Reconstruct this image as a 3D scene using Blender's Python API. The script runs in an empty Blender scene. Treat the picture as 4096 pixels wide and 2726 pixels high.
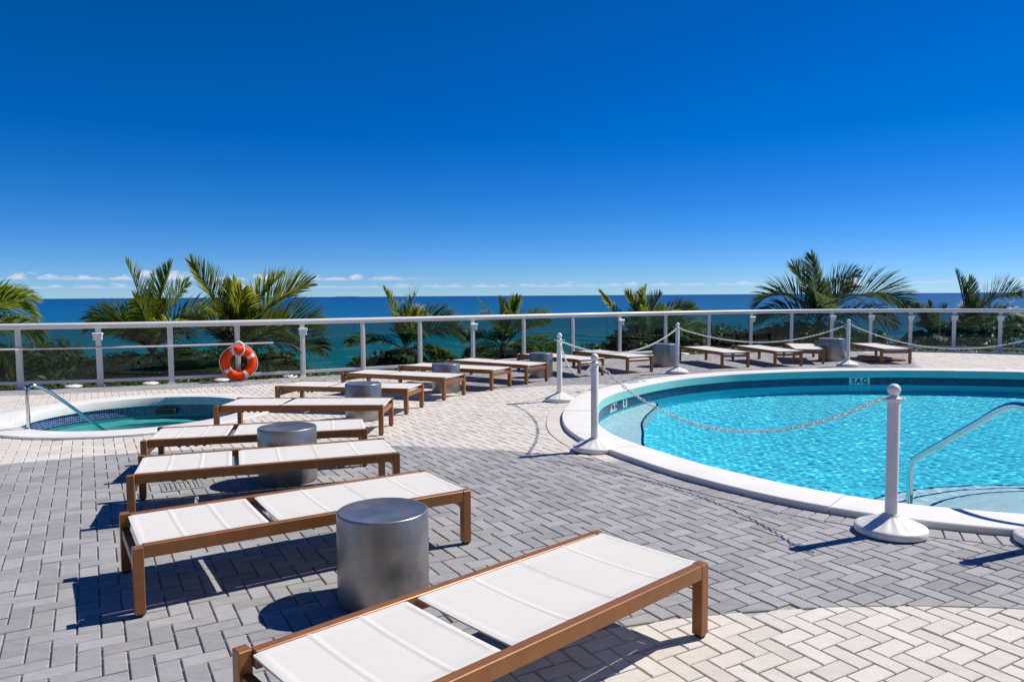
import bpy, math, random
import numpy as np
from mathutils import Vector, Matrix
from mathutils.geometry import tessellate_polygon

random.seed(7); rng = np.random.default_rng(11)
R = math.radians
S = bpy.context.scene
COL = S.collection

# ------------------------------------------------------------------ camera
cam_d = bpy.data.cameras.new('camera'); cam = bpy.data.objects.new('camera', cam_d); COL.objects.link(cam)
pitch, roll = R(3.532), R(0.3724)
fwd = Vector((0, math.cos(pitch), -math.sin(pitch))); up0 = Vector((0, math.sin(pitch), math.cos(pitch))); r0 = Vector((1, 0, 0))
right = r0 * math.cos(roll) - up0 * math.sin(roll); upv = up0 * math.cos(roll) + r0 * math.sin(roll)
cam.matrix_world = Matrix(((right.x, upv.x, -fwd.x, 0), (right.y, upv.y, -fwd.y, 0), (right.z, upv.z, -fwd.z, 1.6), (0, 0, 0, 1)))
cam_d.sensor_width = 36; cam_d.lens = 25.82; cam_d.clip_end = 120000; cam_d.clip_start = 0.05
S.camera = cam

# ------------------------------------------------------------------ sky, sun, exposure
SUN = Vector((0.78, 0.32, 1.0)).normalized()
elev = math.asin(SUN.z); azim = math.atan2(SUN.x, SUN.y)
W = bpy.data.worlds.new('World'); S.world = W; W.use_nodes = True
nt = W.node_tree; nt.nodes.clear()
def N(tree, t, **kw):
    n = tree.nodes.new(t)
    for k, v in kw.items(): setattr(n, k, v)
    return n
def mth(tree, op, a, b=None, c=None, clamp=False):
    n = N(tree, 'ShaderNodeMath', operation=op); n.use_clamp = clamp
    for i, v in enumerate((a, b, c)):
        if v is None: continue
        if isinstance(v, (int, float)): n.inputs[i].default_value = v
        else: tree.links.new(v, n.inputs[i])
    return n.outputs[0]
sky = N(nt, 'ShaderNodeTexSky', sky_type='NISHITA'); sky.sun_disc = False
sky.sun_elevation = elev; sky.sun_rotation = azim; sky.altitude = 10; sky.air_density = 0.66; sky.dust_density = 0.0; sky.ozone_density = 8.0
gam = N(nt, 'ShaderNodeVectorMath', operation='MULTIPLY'); gam.inputs[1].default_value = (0.66, 0.80, 1.0)
hs = N(nt, 'ShaderNodeHueSaturation'); hs.inputs['Saturation'].default_value = 1.30      # polarised, deep blue sky
nt.links.new(sky.outputs[0], hs.inputs['Color']); nt.links.new(hs.outputs[0], gam.inputs[0])
# a low line of small fair-weather clouds all round the horizon
tc = N(nt, 'ShaderNodeTexCoord'); sp = N(nt, 'ShaderNodeSeparateXYZ'); nt.links.new(tc.outputs['Generated'], sp.inputs[0])
az = mth(nt, 'ARCTAN2', sp.outputs[0], sp.outputs[1]); zz = sp.outputs[2]
def cloud_layer(scale_a, scale_z, off, base, top, thr, soft, amp):
    cv = N(nt, 'ShaderNodeCombineXYZ')
    nt.links.new(mth(nt, 'MULTIPLY_ADD', az, scale_a, off), cv.inputs[0]); nt.links.new(mth(nt, 'MULTIPLY', zz, scale_z), cv.inputs[1])
    no = N(nt, 'ShaderNodeTexNoise'); no.inputs['Scale'].default_value = 1; no.inputs['Detail'].default_value = 5; no.inputs['Roughness'].default_value = 0.58
    nt.links.new(cv.outputs[0], no.inputs['Vector'])
    c2 = N(nt, 'ShaderNodeCombineXYZ'); nt.links.new(mth(nt, 'MULTIPLY_ADD', az, scale_a * 0.16, off * 3), c2.inputs[0])
    n2 = N(nt, 'ShaderNodeTexNoise'); n2.inputs['Scale'].default_value = 1; n2.inputs['Detail'].default_value = 1; nt.links.new(c2.outputs[0], n2.inputs['Vector'])
    tall = mth(nt, 'MULTIPLY_ADD', n2.outputs[0], 1.5, -0.25)
    hgt = mth(nt, 'DIVIDE', mth(nt, 'SUBTRACT', zz, base), mth(nt, 'MULTIPLY', tall, top - base))      # 0 base .. 1 top
    lowm = N(nt, 'ShaderNodeMapRange'); lowm.inputs[1].default_value = base - 0.002; lowm.inputs[2].default_value = base + 0.0015; nt.links.new(zz, lowm.inputs[0])
    v = mth(nt, 'SUBTRACT', no.outputs[0], mth(nt, 'MULTIPLY_ADD', mth(nt, 'MAXIMUM', hgt, 0.0), 0.24, thr))
    m = mth(nt, 'MULTIPLY', v, 1.0 / soft, clamp=True)
    return mth(nt, 'MULTIPLY', mth(nt, 'MULTIPLY', m, lowm.outputs[0]), amp)
c1 = cloud_layer(38, 80, 3.7, 0.0225, 0.043, 0.385, 0.14, 0.8)
lf = N(nt, 'ShaderNodeMapRange'); lf.inputs[1].default_value = -0.08; lf.inputs[2].default_value = -0.2; nt.links.new(az, lf.inputs[0])     # the taller heads stand to the north-west
c1 = mth(nt, 'MULTIPLY', c1, lf.outputs[0])
c2 = cloud_layer(46, 150, 21.3, 0.0125, 0.0245, 0.375, 0.15, 0.5)
cm = mth(nt, 'MAXIMUM', c1, c2)
mixc = N(nt, 'ShaderNodeMix', data_type='RGBA'); nt.links.new(cm, mixc.inputs[0]); nt.links.new(gam.outputs[0], mixc.inputs[6])
mixc.inputs[7].default_value = (7.0, 6.9, 7.6, 1)
bg = N(nt, 'ShaderNodeBackground'); bg.inputs[1].default_value = 0.086
nt.links.new(mixc.outputs[2], bg.inputs[0])
wo = N(nt, 'ShaderNodeOutputWorld'); nt.links.new(bg.outputs[0], wo.inputs[0])
sl = bpy.data.lights.new('sun', 'SUN'); sl.energy = 4.2; sl.angle = R(0.53); sl.color = (1.0, 0.935, 0.84)
so = bpy.data.objects.new('sun', sl); COL.objects.link(so); so.rotation_euler = SUN.to_track_quat('Z', 'Y').to_euler(); so.location = (20, 10, 30)
sl.cycles.is_caustics_light = True
S.view_settings.view_transform = 'Standard'; S.view_settings.look = 'None'; S.view_settings.exposure = 0.36; S.view_settings.gamma = 1.0
S.render.engine = 'CYCLES'
cy = S.cycles
cy.use_denoising = True; cy.max_bounces = 10; cy.transmission_bounces = 8; cy.transparent_max_bounces = 24; cy.glossy_bounces = 4; cy.diffuse_bounces = 4
cy.caustics_refractive = True; cy.caustics_reflective = False; cy.sample_clamp_indirect = 6; cy.blur_glossy = 0.5

# ------------------------------------------------------------------ helpers
def tag(o, label=None, cat=None, group=None, kind=None):
    if label: o['label'] = label
    if cat: o['category'] = cat
    if group: o['group'] = group
    if kind: o['kind'] = kind
    return o
def empty(name, loc=(0, 0, 0), rz=0, label=None, cat=None, group=None):
    o = bpy.data.objects.new(name, None); COL.objects.link(o); o.location = loc; o.rotation_euler = (0, 0, rz); o.empty_display_size = 0.2
    return tag(o, label, cat, group)
def mobj(name, me, mat=None, parent=None):
    o = bpy.data.objects.new(name, me); COL.objects.link(o)
    if mat is not None and len(me.materials) == 0: me.materials.append(mat)
    if parent is not None: o.parent = parent
    return o
class MB:
    def __init__(s): s.v = []; s.f = []; s.m = []
    def add(s, vs, fs, mi=0):
        b = len(s.v); s.v.extend([tuple(p) for p in vs]); s.f.extend([tuple(i + b for i in f) for f in fs]); s.m.extend([mi] * len(fs)); return s
    def box(s, c, size, bev=0.003, rot=None, mi=0):
        hx, hy, hz = size[0] / 2, size[1] / 2, size[2] / 2; b = min(bev, hx * .45, hy * .45, hz * .45)
        idx = {}; vs = []
        for sx in (-1, 1):
            for sy in (-1, 1):
                for sz in (-1, 1):
                    for ax in range(3):
                        p = [sx * (hx - b), sy * (hy - b), sz * (hz - b)]; p[ax] = (sx * hx, sy * hy, sz * hz)[ax]
                        idx[(sx, sy, sz, ax)] = len(vs); vs.append(Vector(p))
        fs = []
        for ax in range(3):
            o1, o2 = [i for i in range(3) if i != ax]
            for sg in (-1, 1):
                q = []
                for a, bb in ((-1, -1), (1, -1), (1, 1), (-1, 1)):
                    k = [0, 0, 0]; k[ax] = sg; k[o1] = a; k[o2] = bb; q.append(idx[(k[0], k[1], k[2], ax)])
                fs.append(q)
            for a in (-1, 1):
                for bb in (-1, 1):
                    k1 = [0, 0, 0]; k1[o1] = a; k1[o2] = bb; q = []
                    k1[ax] = -1; A1 = idx[(*k1, o1)]; A2 = idx[(*k1, o2)]; k1[ax] = 1; B1 = idx[(*k1, o1)]; B2 = idx[(*k1, o2)]
                    fs.append([A1, B1, B2, A2])
        for sx in (-1, 1):
            for sy in (-1, 1):
                for sz in (-1, 1): fs.append([idx[(sx, sy, sz, i)] for i in range(3)])
        out = []
        for f in fs:
            pts = [vs[i] for i in f]; n = (pts[1] - pts[0]).cross(pts[2] - pts[0]); ctr = sum(pts, Vector()) / len(pts)
            out.append(f if n.dot(ctr) > 0 else f[::-1])
        if rot is not None: vs = [rot @ v for v in vs]
        return s.add([v + Vector(c) for v in vs], out, mi)
    def tube(s, pts, r, n=10, cap=True, mi=0, sq=1.0, closed=False):
        pts = [Vector(p) for p in pts]; k = len(pts); rr = r if isinstance(r, (list, tuple)) else [r] * k
        T = []
        for i in range(k):
            if closed: t = pts[(i + 1) % k] - pts[i - 1]
            else: t = pts[min(i + 1, k - 1)] - pts[max(i - 1, 0)]
            T.append(t.normalized())
        u = T[0].cross(Vector((0, 0, 1)))
        if u.length < 1e-4: u = T[0].cross(Vector((0, 1, 0)))
        u.normalize(); vs = []
        for i in range(k):
            u = (u - T[i] * u.dot(T[i])).normalized(); w = T[i].cross(u)
            for j in range(n):
                a = 2 * math.pi * j / n; vs.append(pts[i] + u * (rr[i] * math.cos(a)) + w * (rr[i] * sq * math.sin(a)))
        fs = []
        for i in range(k if closed else k - 1):
            i2 = (i + 1) % k
            for j in range(n): fs.append([i * n + j, i * n + (j + 1) % n, i2 * n + (j + 1) % n, i2 * n + j])
        if cap and not closed: fs.append(list(range(n))[::-1]); fs.append([(k - 1) * n + j for j in range(n)])
        return s.add(vs, fs, mi)
    def lathe(s, prof, n=32, c=(0, 0, 0), mi=0, wob=None):
        vs = []; fs = []
        for i, (r, z) in enumerate(prof):
            for j in range(n):
                a = 2 * math.pi * j / n; rr = r * (wob(a, i) if wob else 1)
                vs.append((c[0] + rr * math.cos(a), c[1] + rr * math.sin(a), c[2] + z))
        for i in range(len(prof) - 1):
            for j in range(n): fs.append([i * n + j, i * n + (j + 1) % n, (i + 1) * n + (j + 1) % n, (i + 1) * n + j])
        fs.append(list(range(n))[::-1]); fs.append([(len(prof) - 1) * n + j for j in range(n)])
        return s.add(vs, fs, mi)
    def mesh(s, name, smooth=None):
        me = bpy.data.meshes.new(name); me.from_pydata(s.v, [], s.f)
        if any(s.m): me.polygons.foreach_set('material_index', s.m)
        if smooth is not None:
            me.polygons.foreach_set('use_smooth', [True] * len(me.polygons)); me.set_sharp_from_angle(angle=R(smooth))
        me.update(); return me
    def build(s, name, mat, parent=None, smooth=None):
        me = s.mesh(name, smooth)
        for m in (mat if isinstance(mat, (list, tuple)) else [mat]): me.materials.append(m)
        return mobj(name, me, None, parent)
def copy_tree(o, parent=None):
    c = o.copy(); COL.objects.link(c); c.parent = parent
    for ch in list(o.children): copy_tree(ch, c)
    return c
def catmull(P, per=16, closed=True):
    P = [np.array(p, float) for p in P]; n = len(P); out = []
    for i in range(n if closed else n - 1):
        if closed: a, b, c, d = P[i - 1], P[i], P[(i + 1) % n], P[(i + 2) % n]
        else: a, b, c, d = P[max(i - 1, 0)], P[i], P[i + 1], P[min(i + 2, n - 1)]
        for k in range(per):
            t = k / per; out.append(0.5 * ((2 * b) + (-a + c) * t + (2 * a - 5 * b + 4 * c - d) * t * t + (-a + 3 * b - 3 * c + d) * t ** 3))
    if not closed: out.append(P[-1])
    return np.array(out)
def resample(P, n, closed=True):
    Q = np.vstack([P, P[:1]]) if closed else P
    L = np.r_[0, np.cumsum(np.linalg.norm(np.diff(Q, axis=0), axis=1))]
    t = np.linspace(0, L[-1], n, endpoint=not closed)
    return np.c_[tuple(np.interp(t, L, Q[:, k]) for k in range(Q.shape[1]))], L[-1]
def fill(loops, z):
    """triangles of a flat region with holes"""
    L = [[Vector((p[0], p[1], 0)) for p in lp] for lp in loops]
    tris = tessellate_polygon(L); vs = [(p[0], p[1], z) for lp in loops for p in lp]; out = []
    for t in tris:
        a, b, c = (Vector(vs[i]) for i in t); out.append(t if (b - a).cross(c - a).z > 0 else t[::-1])
    return vs, out

# ------------------------------------------------------------------ materials
def pmat(name, color, rough=0.5, metal=0.0, spec=0.5, noise=None, bump=None, coat=0.0, rvar=None):
    """noise=(scale, amount[, detail]) mottles the colour, bump=(scale, strength, distance)"""
    m = bpy.data.materials.new(name); m.use_nodes = True; t = m.node_tree; b = t.nodes['Principled BSDF']
    b.inputs['Base Color'].default_value = (*color, 1); b.inputs['Roughness'].default_value = rough; b.inputs['Metallic'].default_value = metal
    b.inputs['Specular IOR Level'].default_value = spec; b.inputs['Coat Weight'].default_value = coat
    g = N(t, 'ShaderNodeTexCoord')
    if noise:
        n = N(t, 'ShaderNodeTexNoise'); n.inputs['Scale'].default_value = noise[0]; n.inputs['Detail'].default_value = noise[2] if len(noise) > 2 else 5; n.inputs['Roughness'].default_value = 0.62
        t.links.new(g.outputs['Object'], n.inputs['Vector'])
        mr = N(t, 'ShaderNodeMapRange'); mr.inputs[1].default_value = 0.3; mr.inputs[2].default_value = 0.7; mr.inputs[3].default_value = 1 - noise[1]; mr.inputs[4].default_value = 1 + noise[1]
        t.links.new(n.outputs[0], mr.inputs[0])
        mx = N(t, 'ShaderNodeVectorMath', operation='SCALE'); mx.inputs[0].default_value = color; t.links.new(mr.outputs[0], mx.inputs['Scale']); t.links.new(mx.outputs[0], b.inputs['Base Color'])
        if rvar: t.links.new(mth(t, 'MULTIPLY_ADD', n.outputs[0], rvar, rough - rvar / 2), b.inputs['Roughness'])
    if bump:
        n = N(t, 'ShaderNodeTexNoise'); n.inputs['Scale'].default_value = bump[0]; n.inputs['Detail'].default_value = 4; t.links.new(g.outputs['Object'], n.inputs['Vector'])
        bp = N(t, 'ShaderNodeBump'); bp.inputs['Strength'].default_value = bump[1]; bp.inputs['Distance'].default_value = bump[2]; t.links.new(n.outputs[0], bp.inputs['Height']); t.links.new(bp.outputs[0], b.inputs['Normal'])
    return m
M = {}
M['white_metal'] = pmat('white_powder_coat', (0.76, 0.75, 0.73), 0.35, noise=(6, 0.04))
M['white_plastic'] = pmat('white_plastic', (0.79, 0.78, 0.75), 0.42, noise=(5, 0.10, 8), bump=(30, 0.05, 0.002))
M['frame'] = pmat('bronze_brown_frame', (0.285, 0.116, 0.033), 0.36, metal=0.15, noise=(14, 0.14), bump=(90, 0.04, 0.001))
M['dark_plastic'] = pmat('dark_plastic', (0.02, 0.02, 0.022), 0.5)
M['grey_bar'] = pmat('grey_aluminium', (0.42, 0.44, 0.46), 0.4, metal=0.5)
M['steel'] = pmat('stainless_steel', (0.70, 0.70, 0.70), 0.13, metal=1.0, noise=(20, 0.03))
M['concrete_white'] = pmat('white_coping', (0.70, 0.69, 0.665), 0.7, noise=(1.7, 0.09, 8), bump=(60, 0.12, 0.003))
M['sand'] = pmat('joint_sand', (0.38, 0.355, 0.32), 0.95, noise=(25, 0.25), bump=(200, 0.4, 0.004))
M['buoy'] = pmat('orange_buoy', (0.92, 0.068, 0.004), 0.5, spec=0.2, noise=(8, 0.08))
M['rope'] = pmat('white_rope', (0.72, 0.72, 0.72), 0.8, bump=(160, 0.6, 0.004))
M['navy'] = pmat('navy_trim_tile', (0.008, 0.03, 0.16), 0.25)
M['step_trim'] = pmat('blue_step_trim', (0.05, 0.22, 0.42), 0.3)
M['black_paint'] = pmat('black_paint', (0.012, 0.012, 0.014), 0.5)
M['marker'] = pmat('depth_marker_tile', (0.72, 0.80, 0.80), 0.3)
M['hook_blue'] = pmat('blue_hook', (0.03, 0.08, 0.16), 0.35)
M['grate'] = pmat('drain_grate', (0.28, 0.29, 0.29), 0.6, noise=(20, 0.2))
M['soil'] = pmat('garden_soil', (0.07, 0.06, 0.035), 0.95, noise=(0.6, 0.4))

def fabric_mat():
    m = pmat('white_mesh_fabric', (0.665, 0.65, 0.615), 0.75, spec=0.25, noise=(3.0, 0.022)); t = m.node_tree; b = t.nodes['Principled BSDF']
    g = N(t, 'ShaderNodeTexCoord'); w = N(t, 'ShaderNodeTexWave', wave_type='BANDS', bands_direction='X'); w.inputs['Scale'].default_value = 230; w2 = N(t, 'ShaderNodeTexWave', wave_type='BANDS', bands_direction='Y'); w2.inputs['Scale'].default_value = 230
    t.links.new(g.outputs['Object'], w.inputs['Vector']); t.links.new(g.outputs['Object'], w2.inputs['Vector'])
    h = mth(t, 'ADD', w.outputs[1], w2.outputs[1]); n = N(t, 'ShaderNodeTexNoise'); n.inputs['Scale'].default_value = 5; t.links.new(g.outputs['Object'], n.inputs['Vector'])
    h = mth(t, 'MULTIPLY_ADD', n.outputs[0], 6.0, h)
    bp = N(t, 'ShaderNodeBump'); bp.inputs['Strength'].default_value = 0.2; bp.inputs['Distance'].default_value = 0.0008; t.links.new(h, bp.inputs['Height']); t.links.new(bp.outputs[0], b.inputs['Normal'])
    return m
M['fabric'] = fabric_mat()

def paver_mat(name, c_lo, c_hi, stain):
    m = bpy.data.materials.new(name); m.use_nodes = True; t = m.node_tree; b = t.nodes['Principled BSDF']; b.inputs['Roughness'].default_value = 0.78; b.inputs['Specular IOR Level'].default_value = 0.3
    g = N(t, 'ShaderNodeNewGeometry'); at = N(t, 'ShaderNodeAttribute', attribute_name='tint')
    mp = N(t, 'ShaderNodeMapping'); mp.inputs['Rotation'].default_value = (0, 0, R(30)); mp.inputs['Scale'].default_value = (1, 2.4, 1); t.links.new(g.outputs['Position'], mp.inputs['Vector'])
    n1 = N(t, 'ShaderNodeTexNoise'); n1.inputs['Scale'].default_value = 9; n1.inputs['Detail'].default_value = 7; n1.inputs['Roughness'].default_value = 0.68; t.links.new(mp.outputs[0], n1.inputs['Vector'])
    n2 = N(t, 'ShaderNodeTexNoise'); n2.inputs['Scale'].default_value = 0.9; n2.inputs['Detail'].default_value = 3; t.links.new(g.outputs['Position'], n2.inputs['Vector'])
    n3 = N(t, 'ShaderNodeTexNoise'); n3.inputs['Scale'].default_value = 70; n3.inputs['Detail'].default_value = 4; t.links.new(g.outputs['Position'], n3.inputs['Vector'])
    f = mth(t, 'ADD', mth(t, 'MULTIPLY', n1.outputs[0], 1.1), mth(t, 'MULTIPLY', n2.outputs[0], 0.55)); f = mth(t, 'ADD', f, mth(t, 'MULTIPLY_ADD', at.outputs['Fac'], 0.50, -0.25)); f = mth(t, 'MULTIPLY_ADD', n3.outputs[0], 0.3, f)
    f = mth(t, 'MULTIPLY_ADD', f, 1.0, -0.48, clamp=True)
    mx = N(t, 'ShaderNodeMix', data_type='RGBA'); mx.inputs[6].default_value = (*c_lo, 1); mx.inputs[7].default_value = (*c_hi, 1); t.links.new(f, mx.inputs[0])
    n4 = N(t, 'ShaderNodeTexNoise'); n4.inputs['Scale'].default_value = 2.6; n4.inputs['Detail'].default_value = 6; n4.inputs['Distortion'].default_value = 0.8; t.links.new(g.outputs['Position'], n4.inputs['Vector'])
    st = mth(t, 'MULTIPLY', mth(t, 'SUBTRACT', n4.outputs[0], 0.57), 3.2, clamp=True)
    m2 = N(t, 'ShaderNodeMix', data_type='RGBA'); t.links.new(mth(t, 'MULTIPLY', st, 0.62), m2.inputs[0]); t.links.new(mx.outputs[2], m2.inputs[6]); m2.inputs[7].default_value = (*stain, 1)
    t.links.new(m2.outputs[2], b.inputs['Base Color'])
    bp = N(t, 'ShaderNodeBump'); bp.inputs['Strength'].default_value = 0.35; bp.inputs['Distance'].default_value = 0.004; t.links.new(mth(t, 'MULTIPLY_ADD', n1.outputs[0], 0.7, n3.outputs[0]), bp.inputs['Height']); t.links.new(bp.outputs[0], b.inputs['Normal'])
    return m
M['paver_grey'] = paver_mat('grey_paver', (0.228, 0.228, 0.238), (0.415, 0.412, 0.42), (0.40, 0.38, 0.35))
M['paver_cream'] = paver_mat('cream_paver', (0.53, 0.49, 0.44), (0.71, 0.675, 0.62), (0.40, 0.35, 0.30))

def mosaic_mat(name, cols, size):
    m = bpy.data.materials.new(name); m.use_nodes = True; t = m.node_tree; b = t.nodes['Principled BSDF']; b.inputs['Roughness'].default_value = 0.2
    uv = N(t, 'ShaderNodeUVMap'); mp = N(t, 'ShaderNodeMapping'); mp.inputs['Scale'].default_value = (1 / size, 1 / size, 1); t.links.new(uv.outputs[0], mp.inputs['Vector'])
    fl = N(t, 'ShaderNodeVectorMath', operation='FLOOR'); fr = N(t, 'ShaderNodeVectorMath', operation='FRACTION'); t.links.new(mp.outputs[0], fl.inputs[0]); t.links.new(mp.outputs[0], fr.inputs[0])
    wn = N(t, 'ShaderNodeTexWhiteNoise', noise_dimensions='2D'); t.links.new(fl.outputs[0], wn.inputs['Vector'])
    cr = N(t, 'ShaderNodeValToRGB'); cr.color_ramp.interpolation = 'CONSTANT'
    cr.color_ramp.elements[0].color = (*cols[0], 1); cr.color_ramp.elements[1].position = 0.97; cr.color_ramp.elements[1].color = (*cols[-2], 1)
    for i, c in enumerate(cols[1:-1]): e = cr.color_ramp.elements.new((i + 1) / (len(cols) - 1)); e.color = (*c, 1)
    t.links.new(wn.outputs[0], cr.inputs[0])
    sp = N(t, 'ShaderNodeSeparateXYZ'); t.links.new(fr.outputs[0], sp.inputs[0])
    gx = mth(t, 'MINIMUM', mth(t, 'GREATER_THAN', sp.outputs[0], 0.14), mth(t, 'GREATER_THAN', sp.outputs[1], 0.14))
    mx = N(t, 'ShaderNodeMix', data_type='RGBA'); mx.inputs[6].default_value = (*cols[-1], 1); t.links.new(gx, mx.inputs[0]); t.links.new(cr.outputs[0], mx.inputs[7]); t.links.new(mx.outputs[2], b.inputs['Base Color'])
    return m
M['mosaic_pool'] = mosaic_mat('pool_mosaic', [(0.006, 0.03, 0.11), (0.01, 0.06, 0.17), (0.004, 0.02, 0.07), (0.02, 0.10, 0.22), (0.008, 0.04, 0.13), (0.05, 0.12, 0.18)], 0.025)
M['mosaic_spa'] = mosaic_mat('spa_mosaic', [(0.01, 0.03, 0.17), (0.02, 0.06, 0.26), (0.006, 0.02, 0.10), (0.05, 0.12, 0.34), (0.012, 0.04, 0.2), (0.30, 0.36, 0.42)], 0.033)
def plaster(name, c):
    return pmat(name, c, 0.7, spec=0.2, noise=(45, 0.10, 3))
M['pool_plaster'] = plaster('pool_plaster', (0.085, 0.73, 0.93))
M['step_plaster'] = plaster('step_plaster', (0.60, 0.84, 0.90))
M['spa_plaster'] = plaster('spa_plaster', (0.12, 0.56, 0.57))
def water_mat(name, tint):
    m = bpy.data.materials.new(name); m.use_nodes = True; t = m.node_tree; t.nodes.clear()
    rf = N(t, 'ShaderNodeBsdfRefraction'); rf.inputs['Color'].default_value = (*tint, 1); rf.inputs['IOR'].default_value = 1.33; rf.inputs['Roughness'].default_value = 0
    gl = N(t, 'ShaderNodeBsdfGlossy'); gl.inputs['Roughness'].default_value = 0.02; gl.inputs['Color'].default_value = (0.9, 0.95, 1, 1)
    fr = N(t, 'ShaderNodeFresnel'); fr.inputs[0].default_value = 1.33
    mx = N(t, 'ShaderNodeMixShader'); t.links.new(mth(t, 'MULTIPLY', fr.outputs[0], 0.36), mx.inputs[0]); t.links.new(rf.outputs[0], mx.inputs[1]); t.links.new(gl.outputs[0], mx.inputs[2])
    o = N(t, 'ShaderNodeOutputMaterial'); t.links.new(mx.outputs[0], o.inputs[0]); return m
M['pool_water'] = water_mat('pool_water', (0.93, 1.0, 1.0))
M['spa_water'] = water_mat('spa_water', (0.84, 0.98, 0.97))
def glass_mat():
    m = bpy.data.materials.new('tinted_glass'); m.use_nodes = True; t = m.node_tree; t.nodes.clear()
    tr = N(t, 'ShaderNodeBsdfTransparent'); tr.inputs[0].default_value = (0.53, 0.645, 0.635, 1)
    gl = N(t, 'ShaderNodeBsdfGlossy'); gl.inputs['Roughness'].default_value = 0.0; gl.inputs['Color'].default_value = (0.8, 0.85, 0.85, 1)
    fr = N(t, 'ShaderNodeFresnel'); fr.inputs[0].default_value = 1.4
    mx = N(t, 'ShaderNodeMixShader'); t.links.new(mth(t, 'MULTIPLY', fr.outputs[0], 0.8), mx.inputs[0]); t.links.new(tr.outputs[0], mx.inputs[1]); t.links.new(gl.outputs[0], mx.inputs[2])
    o = N(t, 'ShaderNodeOutputMaterial'); t.links.new(mx.outputs[0], o.inputs[0]); return m
M['glass'] = glass_mat()
def table_mat():
    m = pmat('galvanised_metal', (0.325, 0.315, 0.30), 0.38, metal=0.82, noise=(4.5, 0.30), rvar=0.25); return m
M['table'] = table_mat()
def leaf_mat(name, c1, c2, trans=0.45, rough=0.42):
    m = bpy.data.materials.new(name); m.use_nodes = True; t = m.node_tree; t.nodes.clear()
    oi = N(t, 'ShaderNodeObjectInfo'); at = N(t, 'ShaderNodeAttribute', attribute_name='tint')
    mx = N(t, 'ShaderNodeMix', data_type='RGBA'); mx.inputs[6].default_value = (*c1, 1); mx.inputs[7].default_value = (*c2, 1)
    t.links.new(mth(t, 'ADD', mth(t, 'MULTIPLY', oi.outputs['Random'], 0.5), mth(t, 'MULTIPLY', at.outputs['Fac'], 0.5)), mx.inputs[0])
    pb = N(t, 'ShaderNodeBsdfPrincipled'); pb.inputs['Roughness'].default_value = rough; pb.inputs['Specular IOR Level'].default_value = 0.4; t.links.new(mx.outputs[2], pb.inputs['Base Color'])
    tl = N(t, 'ShaderNodeBsdfTranslucent'); hv = N(t, 'ShaderNodeHueSaturation'); hv.inputs['Hue'].default_value = 0.485; hv.inputs['Value'].default_value = 1.7; t.links.new(mx.outputs[2], hv.inputs['Color']); t.links.new(hv.outputs[0], tl.inputs[0])
    ms = N(t, 'ShaderNodeMixShader'); ms.inputs[0].default_value = trans; t.links.new(pb.outputs[0], ms.inputs[1]); t.links.new(tl.outputs[0], ms.inputs[2])
    o = N(t, 'ShaderNodeOutputMaterial'); t.links.new(ms.outputs[0], o.inputs[0]); return m
M['palm_warm'] = leaf_mat('palm_leaf_yellow_green', (0.08, 0.16, 0.016), (0.31, 0.31, 0.03), 0.55)
M['palm_cool'] = leaf_mat('palm_leaf_dark_green', (0.036, 0.080, 0.036), (0.13, 0.18, 0.06), 0.4)
M['leaf_a'] = leaf_mat('shrub_leaf', (0.03, 0.07, 0.012), (0.15, 0.19, 0.025), 0.35)
M['leaf_b'] = leaf_mat('shrub_leaf_dark', (0.03, 0.07, 0.02), (0.11, 0.16, 0.03), 0.4)
M['rachis'] = pmat('palm_rib', (0.22, 0.24, 0.05), 0.5)
M['trunk'] = pmat('palm_trunk', (0.20, 0.16, 0.11), 0.9, noise=(6, 0.3), bump=(20, 0.5, 0.02))
def ocean_mat():
    m = bpy.data.materials.new('sea_water'); m.use_nodes = True; t = m.node_tree; b = t.nodes['Principled BSDF']
    g = N(t, 'ShaderNodeNewGeometry'); ln = N(t, 'ShaderNodeVectorMath', operation='LENGTH'); t.links.new(g.outputs['Position'], ln.inputs[0])
    sx = mth(t, 'DIVIDE', 100.0, ln.outputs['Value'])           # depth falls away from the shore
    mp = N(t, 'ShaderNodeMapping'); mp.inputs['Scale'].default_value = (0.0011, 0.0042, 1); t.links.new(g.outputs['Position'], mp.inputs['Vector'])
    n = N(t, 'ShaderNodeTexNoise'); n.inputs['Scale'].default_value = 1; n.inputs['Detail'].default_value = 6; t.links.new(mp.outputs[0], n.inputs['Vector'])
    f = mth(t, 'MULTIPLY', sx, mth(t, 'MULTIPLY_ADD', n.outputs[0], 1.1, 0.45))
    cr = N(t, 'ShaderNodeValToRGB'); e = cr.color_ramp.elements
    e[0].color = (0.002, 0.072, 0.225, 1); e[0].position = 0.0; e[1].position = 1.0; e[1].color = (0.005, 0.22, 0.255, 1)
    x = e.new(0.10); x.color = (0.002, 0.088, 0.245, 1); x = e.new(0.38); x.color = (0.003, 0.128, 0.25, 1)
    t.links.new(f, cr.inputs[0]); t.links.new(cr.outputs[0], b.inputs['Base Color'])
    b.inputs['Roughness'].default_value = 0.55; b.inputs['Specular IOR Level'].default_value = 0.10
    m2 = N(t, 'ShaderNodeMapping'); m2.inputs['Scale'].default_value = (0.25, 0.6, 1); t.links.new(g.outputs['Position'], m2.inputs['Vector'])
    n2 = N(t, 'ShaderNodeTexNoise'); n2.inputs['Scale'].default_value = 1; n2.inputs['Detail'].default_value = 5; t.links.new(m2.outputs[0], n2.inputs['Vector'])
    bp = N(t, 'ShaderNodeBump'); bp.inputs['Strength'].default_value = 0.5; bp.inputs['Distance'].default_value = 0.5; t.links.new(n2.outputs[0], bp.inputs['Height']); t.links.new(bp.outputs[0], b.inputs['Normal'])
    return m
M['ocean'] = ocean_mat()

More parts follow.
